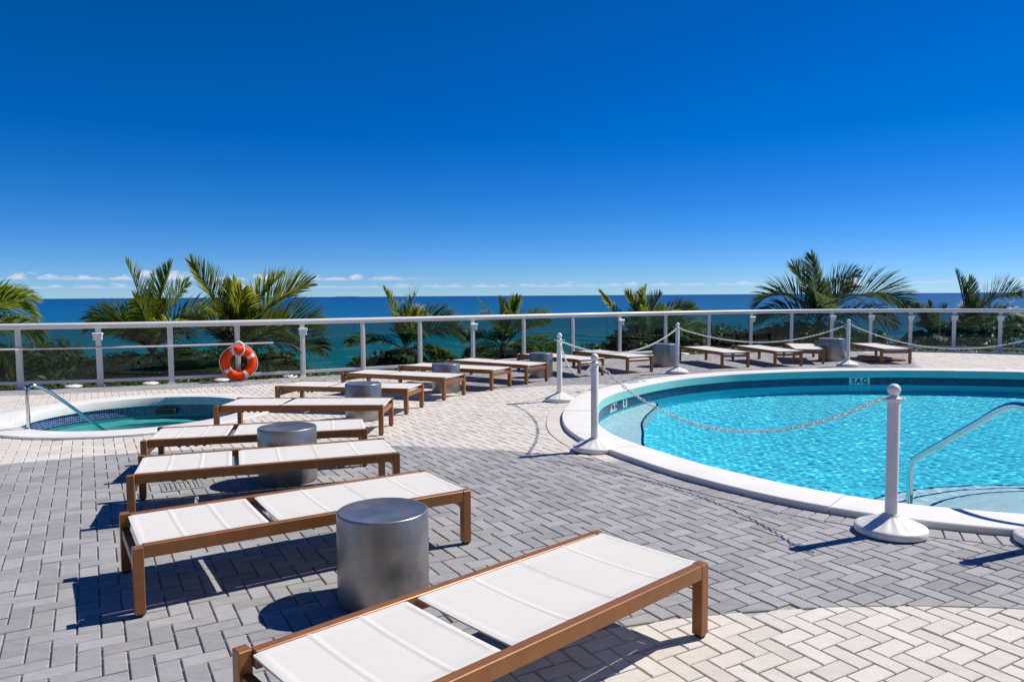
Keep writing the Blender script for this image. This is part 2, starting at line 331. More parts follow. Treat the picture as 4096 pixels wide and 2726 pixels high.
# ------------------------------------------------------------------ plan of the terrace
POOL_PTS = [(3.6, 5.09), (3.0, 5.32), (2.54, 5.63), (2.17, 6.03), (1.76, 6.65), (1.41, 7.38), (1.18, 7.95), (1.06, 8.6), (1.07, 9.4), (1.18, 10.15), (1.40, 11.1),
            (1.93, 12.1), (2.96, 13.35), (4.15, 14.17), (5.24, 14.56), (6.4, 14.77), (7.7, 14.76), (8.9, 14.58), (10.1, 14.22), (11.5, 13.4), (12.5, 12.0), (12.7, 10.2), (12.0, 8.0),
            (10.4, 6.2), (8.4, 5.2), (6.4, 4.75), (4.7, 4.80)]
POOL, POOL_LEN = resample(catmull(POOL_PTS, 14), 420)
def normals_out(P):
    T = np.roll(P, -1, 0) - np.roll(P, 1, 0); Nn = np.c_[T[:, 1], -T[:, 0]]; Nn /= np.linalg.norm(Nn, axis=1)[:, None]
    c = P.mean(0)
    area = 0.5 * np.sum(P[:, 0] * np.roll(P[:, 1], -1) - np.roll(P[:, 0], -1) * P[:, 1])
    return Nn if area > 0 else -Nn
POOL_N = normals_out(POOL)
SPA_C = np.array([-5.2, 10.15]); th = np.linspace(0, 2 * np.pi, 128, endpoint=False)
SPA = SPA_C + np.c_[1.42 * np.cos(th), 1.50 * np.sin(th)]; SPA_N = normals_out(SPA)
POSTS = [(-11.2, 12.60), (-9.97, 12.74), (-8.73, 12.97), (-7.49, 13.29), (-6.38, 13.69), (-5.30, 14.15), (-4.20, 14.68), (-3.11, 15.26), (-2.00, 15.89), (-0.89, 16.54), (0.27, 17.23), (1.48, 17.93), (2.73, 18.63),
         (4.03, 19.28), (5.32, 19.84), (6.60, 20.28), (7.83, 20.57), (9.01, 20.69), (10.09, 20.66), (11.12, 20.48), (12.14, 20.15), (13.10, 19.68), (14.0, 19.06), (14.8, 18.3), (15.5, 17.4), (16.0, 16.4)]
RAIL = catmull(POSTS, 12, closed=False)
RT = np.gradient(RAIL, axis=0); RT /= np.linalg.norm(RT, axis=1)[:, None]; RAIL_N = np.c_[-RT[:, 1], RT[:, 0]]   # outwards (away from the deck)
COPE, RING = 0.43, 0.205
def sd_poly(P, Nn, p, off):
    d = P - p; i = np.argmin((d ** 2).sum(1)); n = Nn[i]; return (p - P[i]) @ n - off, n, P[i] + n * off
def sd_circle(c, r, p):
    d = p - c; l = np.linalg.norm(d); n = d / l; return l - r, n, c + n * r
CA, CB, CC = (np.array((1.90, -0.90)), 4.578), (np.array((-2.0, 2.08)), 5.77), (np.array((1.63, 10.06)), 3.06)
def zone(p):
    if np.linalg.norm(p - CA[0]) < CA[1]: return 1
    if np.linalg.norm(p - CB[0]) < CB[1] or (p[0] > 1.15 and p[1] < 6.95): return 0
    if np.linalg.norm(p - CC[0]) > CC[1] and p[1] > 11.2 and p[0] > -0.85 - (p[1] - 11.8) * 0.42 and p[0] < 8.75 + (p[1] - 15.7) * 0.46: return 0
    return 1
def clip(poly, n, p0, keep):
    """convex polygon cut by a line; keep=-1 the inside of n"""
    out = []; k = len(poly)
    d = [((q - p0) @ n) * -keep for q in poly]
    for i in range(k):
        a, b = poly[i], poly[(i + 1) % k]; da, db = d[i], d[(i + 1) % k]
        if da <= 0: out.append(a)
        if (da < 0 < db) or (db < 0 < da): out.append(a + (b - a) * (da / (da - db)))
    return out if len(out) >= 3 else None
def inset(poly, e):
    k = len(poly); out = []
    for i in range(k):
        a, b, c = poly[i - 1], poly[i], poly[(i + 1) % k]
        u = b - a; v = c - b; lu, lv = np.linalg.norm(u), np.linalg.norm(v)
        if lu < 1e-5 or lv < 1e-5: continue
        u = u / lu; v = v / lv; nu = np.array((-u[1], u[0])); nv = np.array((-v[1], v[0])); bis = nu + nv; q = 1 + nu @ nv
        if q < 0.15: return None
        out.append(b + bis * (e / q))
    return out if len(out) >= 3 else None
def p_area(P):
    P = np.array(P); return 0.5 * np.sum(P[:, 0] * np.roll(P[:, 1], -1) - np.roll(P[:, 0], -1) * P[:, 1])
PV = []       # (polygon, zone)
ca, sa = math.cos(R(30)), math.sin(R(30)); U = 0.1
def in_wedge(c): return 0.9 < c[1] < 21.5 and abs(c[0]) < 0.72 * c[1] + 1.7
for a in range(-260, 330):
    for b in range(-70, 190):
        for (w, h, ox, oy) in ((2, 1, 0, 0), (1, 2, 2, 0)):
            x0 = (a + 2 * b + ox) * U; y0 = (-a + 2 * b + oy) * U
            cxx, cyy = x0 + w * U / 2, y0 + h * U / 2; c = (cxx * ca - cyy * sa, cxx * sa + cyy * ca + 3.0)
            if not in_wedge(c): continue
            c = np.array(c)
            q = [np.array(((x * ca - y * sa), (x * sa + y * ca) + 3.0)) for x, y in ((x0, y0), (x0 + w * U, y0), (x0 + w * U, y0 + h * U), (x0, y0 + h * U))]
            ok = True
            for sd, n, p0 in (sd_poly(POOL, POOL_N, c, COPE + RING + 0.004), sd_poly(SPA, SPA_N, c, 0.405)):
                if sd < -0.13: ok = False; break
                if sd < 0.13: q = clip(q, n, p0, 1)
                if q is None: ok = False; break
            if not ok: continue
            sd, n, p0 = sd_poly(RAIL, RAIL_N, c, -0.93)
            if sd > 0.13: continue
            if sd > -0.13:
                q = clip(q, n, p0, -1)
                if q is None: continue
            zs = {zone(p) for p in q}; pieces = [q]
            if len(zs) > 1:
                for sd, n, p0 in (sd_circle(*CA, c), sd_circle(*CB, c), sd_circle(*CC, c)):
                    if abs(sd) < 0.13:
                        nxt = []
                        for pp in pieces:
                            for k in (1, -1):
                                r_ = clip(pp, n, p0, k)
                                if r_: nxt.append(r_)
                        pieces = nxt
            for pp in pieces:
                ar = abs(p_area(pp))
                if ar > 0.0012: PV.append((pp, zone(np.mean(pp, axis=0))))
# header course round the pool coping
n_ring = int(POOL_LEN * 1.12 / 0.105)
RP, _ = resample(POOL + POOL_N * (COPE + RING / 2), n_ring)
RN = normals_out(RP)
for i in range(n_ring):
    p, p2 = RP[i], RP[(i + 1) % n_ring]; n, n2 = RN[i], RN[(i + 1) % n_ring]
    c = (p + p2) / 2
    if not in_wedge(c): continue
    PV.append(([p - n * RING / 2, p2 - n2 * RING / 2, p2 + n2 * RING / 2, p + n * RING / 2], zone(c)))
# four grey header courses along the railing
for row in range(4):
    o0, o1 = -0.93 + row * 0.232, -0.93 + (row + 1) * 0.232
    Q, ln = resample(RAIL + RAIL_N * (o0 + o1) / 2, 10, closed=False); k = int(ln / 0.2); Q, _ = resample(RAIL + RAIL_N * (o0 + o1) / 2, k, closed=False)
    T = np.gradient(Q, axis=0); T /= np.linalg.norm(T, axis=1)[:, None]; Nn = np.c_[-T[:, 1], T[:, 0]]
    for i in range(k - 1):
        c = (Q[i] + Q[i + 1]) / 2
        if not in_wedge(c): continue
        h = (o1 - o0) / 2
        PV.append(([Q[i] - Nn[i] * h, Q[i + 1] - Nn[i + 1] * h, Q[i + 1] + Nn[i + 1] * h, Q[i] + Nn[i] * h], 1 if c[0] > 9.6 else 0))
def paver_geo(poly):
    if p_area(poly) < 0: poly = poly[::-1]
    g = 0.0028 + random.random() * 0.0012
    base = inset(poly, g)
    if base is None: return None
    top = inset(base, 0.0042)
    if top is None or p_area(top) <= 0 or len(top) != len(base): return None
    k = len(base); tz = random.gauss(0, 0.0011); sx, sy = random.gauss(0, 0.005), random.gauss(0, 0.005); c = np.mean(base, axis=0)
    z = lambda p: tz + (p[0] - c[0]) * sx + (p[1] - c[1]) * sy
    vs = [(p[0], p[1], -0.03) for p in base] + [(p[0], p[1], z(p) - 0.0038) for p in base] + [(p[0], p[1], z(p)) for p in top]
    fs = [[2 * k + i for i in range(k)]]
    for i in range(k):
        j = (i + 1) % k
        fs.append([k + i, k + j, 2 * k + j, 2 * k + i]); fs.append([i, j, k + j, k + i])
    return vs, fs
def visible_size(poly):
    c = np.mean(poly, axis=0); d = c[1]
    if abs(c[0]) > 0.70 * d or d < 2.3: return 0
    return abs(p_area(poly)) * 1.6 / d ** 3
# sand bed with holes for the two pools
xs = np.linspace(-14, 17, 40); rail_in = [tuple(p) for p in RAIL + RAIL_N * 0.06]
outer = [(-14, -19.9), (18, -19.9), (18, 15.5)] + rail_in[::-1] + [(-14, 12.4)]
h1, _ = resample(POOL + POOL_N * (COPE - 0.06), 160); h2 = SPA[::2] + SPA_N[::2] * 0.34
vs, fs = fill([outer, [tuple(p) for p in h1], [tuple(p) for p in h2]], -0.011)
me = bpy.data.meshes.new('pavement'); me.from_pydata(vs, [], fs); pavement = tag(mobj('pavement', me, M['sand']), kind='structure')
order = sorted(range(len(PV)), key=lambda i: -visible_size(PV[i][0])); near = set(order[:300])
big = {0: MB(), 1: MB()}; tints = {0: [], 1: []}
for i, (poly, zn) in enumerate(PV):
    gdat = paver_geo(poly)
    if gdat is None: continue
    tv = random.random()
    if i in near:
        me = bpy.data.meshes.new('paver'); me.from_pydata(gdat[0], [], gdat[1]); at = me.attributes.new('tint', 'FLOAT', 'POINT'); at.data.foreach_set('value', [tv] * len(gdat[0]))
        mobj('paver', me, M['paver_cream' if zn else 'paver_grey'], pavement)
    else:
        big[zn].add(*gdat); tints[zn].extend([tv] * len(gdat[0]))
for zn, nm in ((0, 'grey_paver_field'), (1, 'cream_paver_field')):
    me = big[zn].mesh(nm); at = me.attributes.new('tint', 'FLOAT', 'POINT'); at.data.foreach_set('value', tints[zn])
    tag(mobj(nm, me, M['paver_cream' if zn else 'paver_grey'], pavement), kind='stuff')
# deck edge beam and planter ledge outside the railing
mb = MB(); k = len(RAIL); pr = [(0.055, -0.016), (0.10, -0.016), (0.10, -0.5), (0.055, -0.5)]
V = [(*(RAIL[i] + RAIL_N[i] * o), z) for i in range(k) for o, z in pr]
mb.add(V, [[i * 4 + j, i * 4 + (j + 1) % 4, (i + 1) * 4 + (j + 1) % 4, (i + 1) * 4 + j][::-1] for i in range(k - 1) for j in range(4)])
mb.build('deck_edge', M['concrete_white'], pavement)
mb = MB(); pr = [(0.105, -0.22), (1.3, -0.30), (1.3, -0.9), (0.105, -0.9)]
V = [(*(RAIL[i] + RAIL_N[i] * o), z) for i in range(k) for o, z in pr]
mb.add(V, [[i * 4 + j, i * 4 + (j + 1) % 4, (i + 1) * 4 + (j + 1) % 4, (i + 1) * 4 + j][::-1] for i in range(k - 1) for j in range(4)])
tag(mb.build('planter_ledge', M['soil']), kind='structure')

# ------------------------------------------------------------------ pools
def uv_strip(me, us, vs_):
    uv = me.uv_layers.new(name='UVMap')
    for lp in me.loops: uv.data[lp.index].uv = (us[lp.vertex_index], vs_[lp.vertex_index])
def band(name, P, Nn, off, z0, z1, mat, parent):
    """vertical strip facing inwards with a metric UV"""
    n = len(P); L = np.r_[0, np.cumsum(np.linalg.norm(np.diff(np.vstack([P, P[:1]]), axis=0), axis=1))]
    V, us, vv = [], [], []
    for i in range(n + 1):
        p = P[i % n] + Nn[i % n] * off
        for z in (z0, z1): V.append((p[0], p[1], z)); us.append(L[i]); vv.append(z)
    F = [[2 * i, 2 * i + 1, 2 * i + 3, 2 * i + 2] for i in range(n)]
    me = bpy.data.meshes.new(name); me.from_pydata(V, [], F); uv_strip(me, us, vv); return mobj(name, me, mat, parent)
def coping(P, Nn, width, seg, parent, ztop=0.05, zin=-0.10, zout=-0.02, gap=0.0025):
    """a ring of curved coping stones, each its own part"""
    n = len(P); L = np.r_[0, np.cumsum(np.linalg.norm(np.diff(np.vstack([P, P[:1]]), axis=0), axis=1))]; tot = L[-1]; k = max(6, round(tot / seg))
    def at(s):
        s %= tot; i = min(np.searchsorted(L, s, side='right') - 1, n - 1); t = (s - L[i]) / (L[i + 1] - L[i]); j = (i + 1) % n
        nn = Nn[i] * (1 - t) + Nn[j] * t; return P[i] * (1 - t) + P[j] * t, nn / np.linalg.norm(nn)
    prof = [(width, zout), (width, ztop - 0.008), (width - 0.008, ztop), (0.022, ztop), (0.008, ztop - 0.006), (0.0, ztop - 0.02), (0.0, zin), (0.05, zin), (0.05, zout - 0.08), (width, zout - 0.05)]
    m = len(prof)
    for q in range(k):
        s0, s1 = q * tot / k + gap, (q + 1) * tot / k - gap; ns = 9; dz = random.gauss(0, 0.0008); V = []
        for i in range(ns):
            p, nn = at(s0 + (s1 - s0) * i / (ns - 1))
            for o, z in prof: V.append((*(p + nn * o), z + dz))
        F = [[i * m + j, i * m + (j + 1) % m, (i + 1) * m + (j + 1) % m, (i + 1) * m + j] for i in range(ns - 1) for j in range(m)]
        F += [list(range(m))[::-1], [(ns - 1) * m + j for j in range(m)]]
        mb = MB(); mb.add(V, F); mb.build('coping_stone', M['concrete_white'], parent, smooth=35)
WL = -0.24
swim = empty('swimming_pool', (5.0, 9.5, 0), 0, 'large round swimming pool with white coping and turquoise water', 'swimming pool')
def into(parent, o): o.parent = parent; o.matrix_parent_inverse = Matrix.Translation(-Vector(parent.location)); return o
class Grp:                                     # a parent whose children are given in world coordinates
    pass
spa = empty('spa_pool', (SPA_C[0], SPA_C[1], 0), 0, 'small round spa pool with white coping beside the glass railing', 'spa pool')
def rebase(parent, before):
    bpy.context.view_layer.update()
    for o in list(parent.children):
        if o.name not in before: o.matrix_parent_inverse = Matrix.Translation(-Vector(parent.location))
coping(POOL, POOL_N, COPE, 1.15, swim)
band('tile_band', POOL, POOL_N, 0.022, -0.36, -0.08, M['mosaic_pool'], swim)
M['coping_shade_band'] = pmat('aqua_bounce_tint', (0.30, 0.68, 0.62), 0.6, noise=(3, 0.06)); band('coping_shade_band', POOL, POOL_N, -0.003, -0.098, 0.028, M['coping_shade_band'], swim)  # shade and turquoise water bounce on white coping, put into the band's colour
mb = MB(); n = len(POOL); V = [(*(POOL[i] + POOL_N[i] * 0.022), z) for i in range(n) for z in (-1.4, -0.36)]
mb.add(V, [[2 * i, 2 * i + 1, 2 * ((i + 1) % n) + 1, 2 * ((i + 1) % n)] for i in range(n)])
fv, ff = fill([[tuple(p) for p in POOL + POOL_N * 0.03]], -1.4); mb.add(fv, ff)
basin = mb.build('basin', M['pool_plaster'], swim)
# bench along the far left wall, with a navy tile edge
idx = [i for i in range(n) if POOL[i][0] < 2.6 and 7.3 < POOL[i][1] < 12.9]
idx = sorted(idx, key=lambda i: POOL[i][1])
bw = [0.62 * math.sin(math.pi * (0.06 + 0.94 * j / (len(idx) - 1))) ** 0.6 + 0.02 for j in range(len(idx))]
E1 = [POOL[i] + POOL_N[i] * 0.03 for i in idx]; E2 = [POOL[i] - POOL_N[i] * w for i, w in zip(idx, bw)]
zb = -0.56; mb = MB(); V = []
for a_, b_ in zip(E1, E2): V += [(*a_, zb), (*b_, zb), (*b_, -1.39)]
F = []
for j in range(len(idx) - 1): F += [[3 * j, 3 * j + 1, 3 * j + 4, 3 * j + 3], [3 * j + 1, 3 * j + 2, 3 * j + 5, 3 * j + 4]]
mb.add(V, F); bench = mb.build('bench', M['step_plaster'], swim)
mb = MB(); V = []
for a_, b_ in zip(E1, E2):
    d = (a_ - b_) / np.linalg.norm(a_ - b_); V += [(*(b_ + d * 0.03), zb + 0.004), (*(b_ - d * 0.004), zb + 0.004), (*(b_ - d * 0.004), zb - 0.028)]
mb.add(V, F); trim = mb.build('trim_tile', M['navy'], swim)
STC = np.array((4.9, 5.1))
for r_, zt in ((2.45, -0.90), (2.12, -0.66), (1.80, -0.42)):
    mb = MB(); mb.lathe([(r_, -1.395), (r_, zt - 0.02), (r_ - 0.012, zt - 0.004), (r_ - 0.03, zt)], 96, (*STC, 0)); st = mb.build('step', M['step_plaster'], swim, smooth=30)
    mb = MB(); V = []; nn_ = 96
    for j in range(nn_):
        a_ = 2 * math.pi * j / nn_
        for rr, z in ((r_ - 0.034, zt + 0.003), (r_ - 0.012, zt + 0.003), (r_ + 0.004, zt - 0.012), (r_ + 0.004, zt - 0.018)): V.append((STC[0] + rr * math.cos(a_), STC[1] + rr * math.sin(a_), z))
    mb.add(V, [[4 * j + q, 4 * j + q + 1, 4 * ((j + 1) % nn_) + q + 1, 4 * ((j + 1) % nn_) + q] for j in range(nn_) for q in range(3)]); mb.build('trim_tile', M['step_trim'], swim)
def poly_in(P, X, Y):
    ins = np.zeros(X.shape, bool); j = len(P) - 1
    for i in range(len(P)):
        xi, yi = P[i]; xj, yj = P[j]; c = ((yi > Y) != (yj > Y)) & (X < (xj - xi) * (Y - yi) / (yj - yi + 1e-12) + xi); ins ^= c; j = i
    return ins
def water(name, P, Nn, mat, parent, step, waves, z):
    Q, _ = resample(P + Nn * 0.05, 160); lo, hi = Q.min(0), Q.max(0)
    xs = np.arange(lo[0], hi[0] + step, step); ys = np.arange(lo[1], hi[1] + step, step); X, Y = np.meshgrid(xs, ys); ins = poly_in(Q, X, Y); H = np.zeros(X.shape)
    for lam, amp, n_ in waves:
        for _ in range(n_):
            a_ = rng.uniform(0, 2 * np.pi); kk = 2 * np.pi / (lam * rng.uniform(0.75, 1.35)); H += amp * np.sin(kk * (X * np.cos(a_) + Y * np.sin(a_)) + rng.uniform(0, 6.28))
    cell = ins[:-1, :-1] & ins[1:, :-1] & ins[:-1, 1:] & ins[1:, 1:]; nx = len(xs)
    J, I = np.nonzero(cell); q0 = J * nx + I; F = np.c_[q0, q0 + 1, q0 + nx + 1, q0 + nx]
    used = np.unique(F); mapi = -np.ones(X.size, int); mapi[used] = np.arange(len(used)); F = mapi[F]
    V = np.c_[X.ravel()[used], Y.ravel()[used], H.ravel()[used] + z]
    me = bpy.data.meshes.new(name); me.vertices.add(len(V)); me.vertices.foreach_set('co', V.astype(np.float32).ravel()); me.loops.add(F.size); me.loops.foreach_set('vertex_index', F.astype(np.int32).ravel())
    me.polygons.add(len(F)); me.polygons.foreach_set('loop_start', np.arange(0, F.size, 4, dtype=np.int32)); me.polygons.foreach_set('use_smooth', np.ones(len(F), bool)); me.update(calc_edges=True); me.validate()
    o = mobj(name, me, mat, parent); o.cycles.is_caustics_caster = True; return o
wsurf = water('water', POOL, POOL_N, M['pool_water'], swim, 0.02, [(0.095, 0.000085, 12), (0.16, 0.00015, 11), (0.28, 0.00016, 9), (0.7, 0.0002, 5), (2.5, 0.0006, 3)], WL)
# depth markers set into the tile band
def text_mesh(txt, size, depth=0.002):
    cu = bpy.data.curves.new('lettering', 'FONT'); cu.body = txt; cu.size = size; cu.extrude = depth; cu.align_x = 'CENTER'; cu.align_y = 'CENTER'; cu.space_character = 1.3; cu.offset = 0.0045
    o = bpy.data.objects.new('lettering', cu); COL.objects.link(o); bpy.context.view_layer.update()
    me = bpy.data.meshes.new_from_object(o.evaluated_get(bpy.context.evaluated_depsgraph_get())); bpy.data.objects.remove(o); me.materials.clear(); me.materials.append(M['black_paint']); return me
def marker(px, py, txt, w):
    i = np.argmin(((POOL - np.array((px, py))) ** 2).sum(1)); p = POOL[i] + POOL_N[i] * 0.018; nn = -POOL_N[i]; ang = math.atan2(nn[1], nn[0]) + math.pi / 2
    mb = MB(); mb.box((0, 0, 0), (w, 0.012, 0.15), 0.002); t = mb.build('depth_marker', M['marker'], swim); t.matrix_basis = Matrix.Translation((*p, -0.175)) @ Matrix.Rotation(ang, 4, 'Z')
    l = mobj('lettering', text_mesh(txt, 0.15), None, t); l.matrix_basis = Matrix.Translation((0, -0.0075, 0.0)) @ Matrix.Rotation(R(90), 4, 'X')
    return t
bpy.context.view_layer.update()
M1 = marker(7.05, 14.8, 'SAG', 0.42); M2 = marker(1.62, 11.55, 'FNA', 0.34); M3 = marker(1.85, 11.98, '0', 0.16)
# faded lettering strips on the coping
mb = MB(); mb.box((0, 0, 0), (0.30, 0.035, 0.002), 0.0005); mb.box((0.30, 0.0, 0), (0.13, 0.03, 0.002), 0.0005); lm = mb.build('coping_lettering', M['black_paint'], swim)
lm.matrix_basis = Matrix.Translation((2.15, 12.95, 0.0535)) @ Matrix.Rotation(R(42), 4, 'Z')
# the spa
coping(SPA, SPA_N, 0.40, 1.25, spa, ztop=0.03, zin=-0.10)
band('tile_band', SPA, SPA_N, 0.022, -0.36, -0.08, M['mosaic_spa'], spa)
mb = MB(); n = len(SPA); V = [(*(SPA[i] + SPA_N[i] * 0.022), z) for i in range(n) for z in (-1.1, -0.36)]
mb.add(V, [[2 * i, 2 * i + 1, 2 * ((i + 1) % n) + 1, 2 * ((i + 1) % n)] for i in range(n)]); fv, ff = fill([[tuple(p) for p in SPA + SPA_N * 0.03]], -1.1); mb.add(fv, ff)
spab = mb.build('basin', M['spa_plaster'], spa)
mb = MB(); V = []
for i in range(n): V += [(*(SPA[i] + SPA_N[i] * 0.03), -0.62), (*(SPA[i] - SPA_N[i] * 0.42), -0.62), (*(SPA[i] - SPA_N[i] * 0.42), -1.09)]
mb.add(V, [[3 * i + q, 3 * i + q + 1, 3 * ((i + 1) % n) + q + 1, 3 * ((i + 1) % n) + q] for i in range(n) for q in range(2)]); spabench = mb.build('bench', M['spa_plaster'], spa)
swater = water('water', SPA, SPA_N, M['spa_water'], spa, 0.03, [(0.24, 0.0004, 8), (0.5, 0.0008, 6), (1.2, 0.001, 4)], WL)
mb = MB(); mb.box((-5.5, 11.585, -0.20), (0.30, 0.10, 0.085), 0.006); mb.build('skimmer_opening', M['dark_plastic'], spa)
bpy.context.view_layer.update()
for P_ in (swim, spa):
    for o in P_.children: o.matrix_parent_inverse = Matrix.Translation(-Vector(P_.location))
for o in (basin, bench, spab, spabench): o.cycles.is_caustics_receiver = True
for o in swim.children:
    if o.name.startswith('step'): o.cycles.is_caustics_receiver = True
# hand rails
def handrail(name, pts, r, label):
    P = catmull(pts, 8, closed=False); o = empty(name, (pts[0][0], pts[0][1], 0), 0, label, 'handrail')
    mb = MB(); mb.tube(P, r, 14); b = mb.build('bar', M['steel'], o, smooth=50); b.matrix_parent_inverse = Matrix.Translation(-Vector(o.location))
    return o
hr = handrail('pool_handrail', [(3.63, 6.62, -0.64), (3.63, 6.62, -0.3), (3.63, 6.62, 0.0), (3.635, 6.54, 0.11), (3.66, 6.25, 0.29), (3.70, 5.80, 0.56), (3.725, 5.55, 0.715), (3.75, 5.38, 0.765), (3.79, 5.16, 0.72), (3.83, 4.93, 0.52), (3.85, 4.84, 0.3), (3.85, 4.84, 0.05)], 0.028,
         'curved stainless steel handrail rising from the steps of the large pool')
mb = MB(); mb.lathe([(0.05, 0.05), (0.05, 0.06), (0.03, 0.072)], 24, (3.85, 4.84, 0)); f_ = mb.build('flange', M['steel'], hr, smooth=40); f_.matrix_parent_inverse = Matrix.Translation(-Vector(hr.location))
hs_ = handrail('spa_handrail', [(-5.85, 8.80, 0.03), (-5.85, 8.80, 0.25), (-5.85, 8.80, 0.46), (-5.83, 8.83, 0.545), (-5.79, 8.88, 0.545), (-5.70, 9.02, 0.44), (-5.52, 9.27, 0.16), (-5.35, 9.50, -0.11), (-5.20, 9.72, -0.36), (-5.11, 9.85, -0.52)], 0.021,
         'bent stainless steel handrail of the small spa pool')
mb = MB(); mb.lathe([(0.045, 0.03), (0.045, 0.04), (0.026, 0.05)], 24, (-5.85, 8.80, 0)); f_ = mb.build('flange', M['steel'], hs_, smooth=40); f_.matrix_parent_inverse = Matrix.Translation(-Vector(hs_.location))

# ------------------------------------------------------------------ glass railing
RH = 1.16
rail = empty('glass_railing', (0, 17.0, 0), 0, 'curved white railing with tinted glass panes along the edge of the terrace', 'railing')
kids = []
mb = MB(); mb.tube([(*p, RH - 0.052) for p in RAIL], 0.043, 14, sq=1.3); kids.append(mb.build('top_rail', M['white_metal'], rail, smooth=60))
LIT = {3, 6, 9, 12, 15, 17, 18, 19, 20, 21}
pm = None
for i, p in enumerate(POSTS):
    j = i * 12; t = RT[min(j, len(RT) - 1)]; ang = math.atan2(t[1], t[0])
    if pm is None:
        mb = MB(); mb.box((0, 0, (RH - 0.08) / 2), (0.095, 0.06, RH - 0.08), 0.006); mb.box((0, 0, 0.008), (0.13, 0.11, 0.016), 0.003)
        mb.box((0.0, -0.034, 0.55), (0.018, 0.008, 0.95), 0.002); pm = mb.mesh('post')
    o = mobj('post', pm, M['white_metal'], rail); o.matrix_basis = Matrix.Translation((*p, 0.0)) @ Matrix.Rotation(ang, 4, 'Z'); kids.append(o)
    if i in LIT:
        mb = MB(); mb.box((0, -0.065, 0.955), (0.175, 0.10, 0.055), 0.01); mb.box((0, -0.062, 0.885), (0.15, 0.075, 0.085), 0.008); mb.box((0, -0.05, 0.835), (0.04, 0.045, 0.04), 0.004)
        o2 = mb.build('light_box', M['white_plastic'], rail); o2.matrix_basis = o.matrix_basis.copy(); kids.append(o2)
for i in range(len(POSTS) - 1):
    a_, b_ = np.array(POSTS[i]), np.array(POSTS[i + 1]); d = b_ - a_; L_ = np.linalg.norm(d); ang = math.atan2(d[1], d[0]); mid = (a_ + b_) / 2; Mx = Matrix.Translation((*mid, 0)) @ Matrix.Rotation(ang, 4, 'Z')
    mb = MB(); mb.box((0, 0.0, 0.105), (L_ - 0.098, 0.045, 0.06), 0.004); o = mb.build('bottom_rail', M['white_metal'], rail); o.matrix_basis = Mx; kids.append(o)
    mb = MB(); mb.box((0, 0.0, (0.133 + RH - 0.10) / 2), (L_ - 0.101, 0.01, RH - 0.10 - 0.133), 0.0015); o = mb.build('glass_pane', M['glass'], rail); o.matrix_basis = Mx; kids.append(o)
bpy.context.view_layer.update()
for o in kids: o.matrix_parent_inverse = Matrix.Translation(-Vector(rail.location))
# small round lights on the ledge outside the railing
dl = None
DLP = [(-9.35, 12.92, 'first'), (-8.02, 13.28, 'second'), (-6.80, 13.72, 'third'), (-5.62, 14.2, 'fourth'), (-4.52, 14.76, 'fifth'), (4.7, 19.72, 'x'), (5.95, 20.2, 'y')]
DLL = ['white round ledge light at the far end left of the spa handrail', 'white round ledge light behind the top of the spa handrail', 'white round ledge light behind the middle of the spa pool', 'white round ledge light just beside the orange lifebuoy',
       'white round ledge light behind the lounger beyond the spa', 'white round ledge light beyond the railing behind the far stanchion', 'white round ledge light beyond the railing near the far loungers']
for (x, y, _), lb in zip(DLP, DLL):
    if dl is None:
        mb = MB(); mb.lathe([(0.05, -0.20), (0.05, 0.0), (0.135, 0.005), (0.15, 0.02), (0.135, 0.04), (0.06, 0.055)], 28); dl = mb.mesh('ledge_light', 40)
    i = np.argmin(((RAIL - np.array((x, y))) ** 2).sum(1)); p = RAIL[i] + RAIL_N[i] * 0.30
    o = tag(mobj('ledge_light', dl, M['white_plastic']), lb, 'light', 'round lights along the planter ledge'); o.location = (*p, -0.035)

# ------------------------------------------------------------------ sun loungers
LL, LW, LH = 1.95, 0.68, 0.35
def sling(x0, x1, seams, sag, mat, name, parent):
    xs = [x0]
    for s in seams: xs += [s - 0.011, s - 0.006, s, s + 0.006, s + 0.011]
    xs += [x1 - 0.03, x1 - 0.024, x0 + 0.03, x0 + 0.024]; xs += list(np.linspace(x0 + 0.05, x1 - 0.002, 26)) + [x1]; xs = sorted(set(round(v, 4) for v in xs))
    y0, y1 = 0.049, LW - 0.049; ys = [y0, y0 + 0.006, y0 + 0.028, y0 + 0.034] + list(np.linspace(y0 + 0.06, y1 - 0.06, 9)) + [y1 - 0.034, y1 - 0.028, y1 - 0.006, y1]
    def zf(x, y):
        v = (y - y0) / (y1 - y0); u = (x - x0) / (x1 - x0)
        z = LH - 0.006 - sag * (4 * v * (1 - v)) * (0.55 + 0.45 * math.sin(math.pi * u))
        for s in seams:
            if abs(x - s) < 0.0065: z += 0.0022
            z -= 0.0018 * math.exp(-((x - s) / 0.03) ** 2) * (4 * v * (1 - v))
        if x < x0 + 0.027 or x > x1 - 0.027 or y < y0 + 0.03 or y > y1 - 0.03: z += 0.0018
        e = min(x - x0, x1 - x)
        if e < 0.012: z -= 0.004 * (1 - e / 0.012) ** 2
        return z
    nx, ny = len(xs), len(ys); V = [(x, y, zf(x, y)) for x in xs for y in ys]; V += [(x, y, zf(x, y) - 0.007) for x in xs for y in ys]; F = []; o = nx * ny
    for i in range(nx - 1):
        for j in range(ny - 1):
            a = i * ny + j; F.append([a, a + ny, a + ny + 1, a + 1]); F.append([o + a + 1, o + a + ny + 1, o + a + ny, o + a])
    for i in range(nx - 1):
        a = i * ny; F.append([a + ny, a, o + a, o + a + ny]); a = i * ny + ny - 1; F.append([a, a + ny, o + a + ny, o + a])
    for j in range(ny - 1):
        a = j; F.append([a, a + 1, o + a + 1, o + a]); a = (nx - 1) * ny + j; F.append([a + 1, a, o + a, o + a + 1])
    V = [(x - LL / 2, y - LW / 2, z) for x, y, z in V]
    mb = MB(); mb.add(V, F); return mb.build(name, mat, parent, smooth=28)
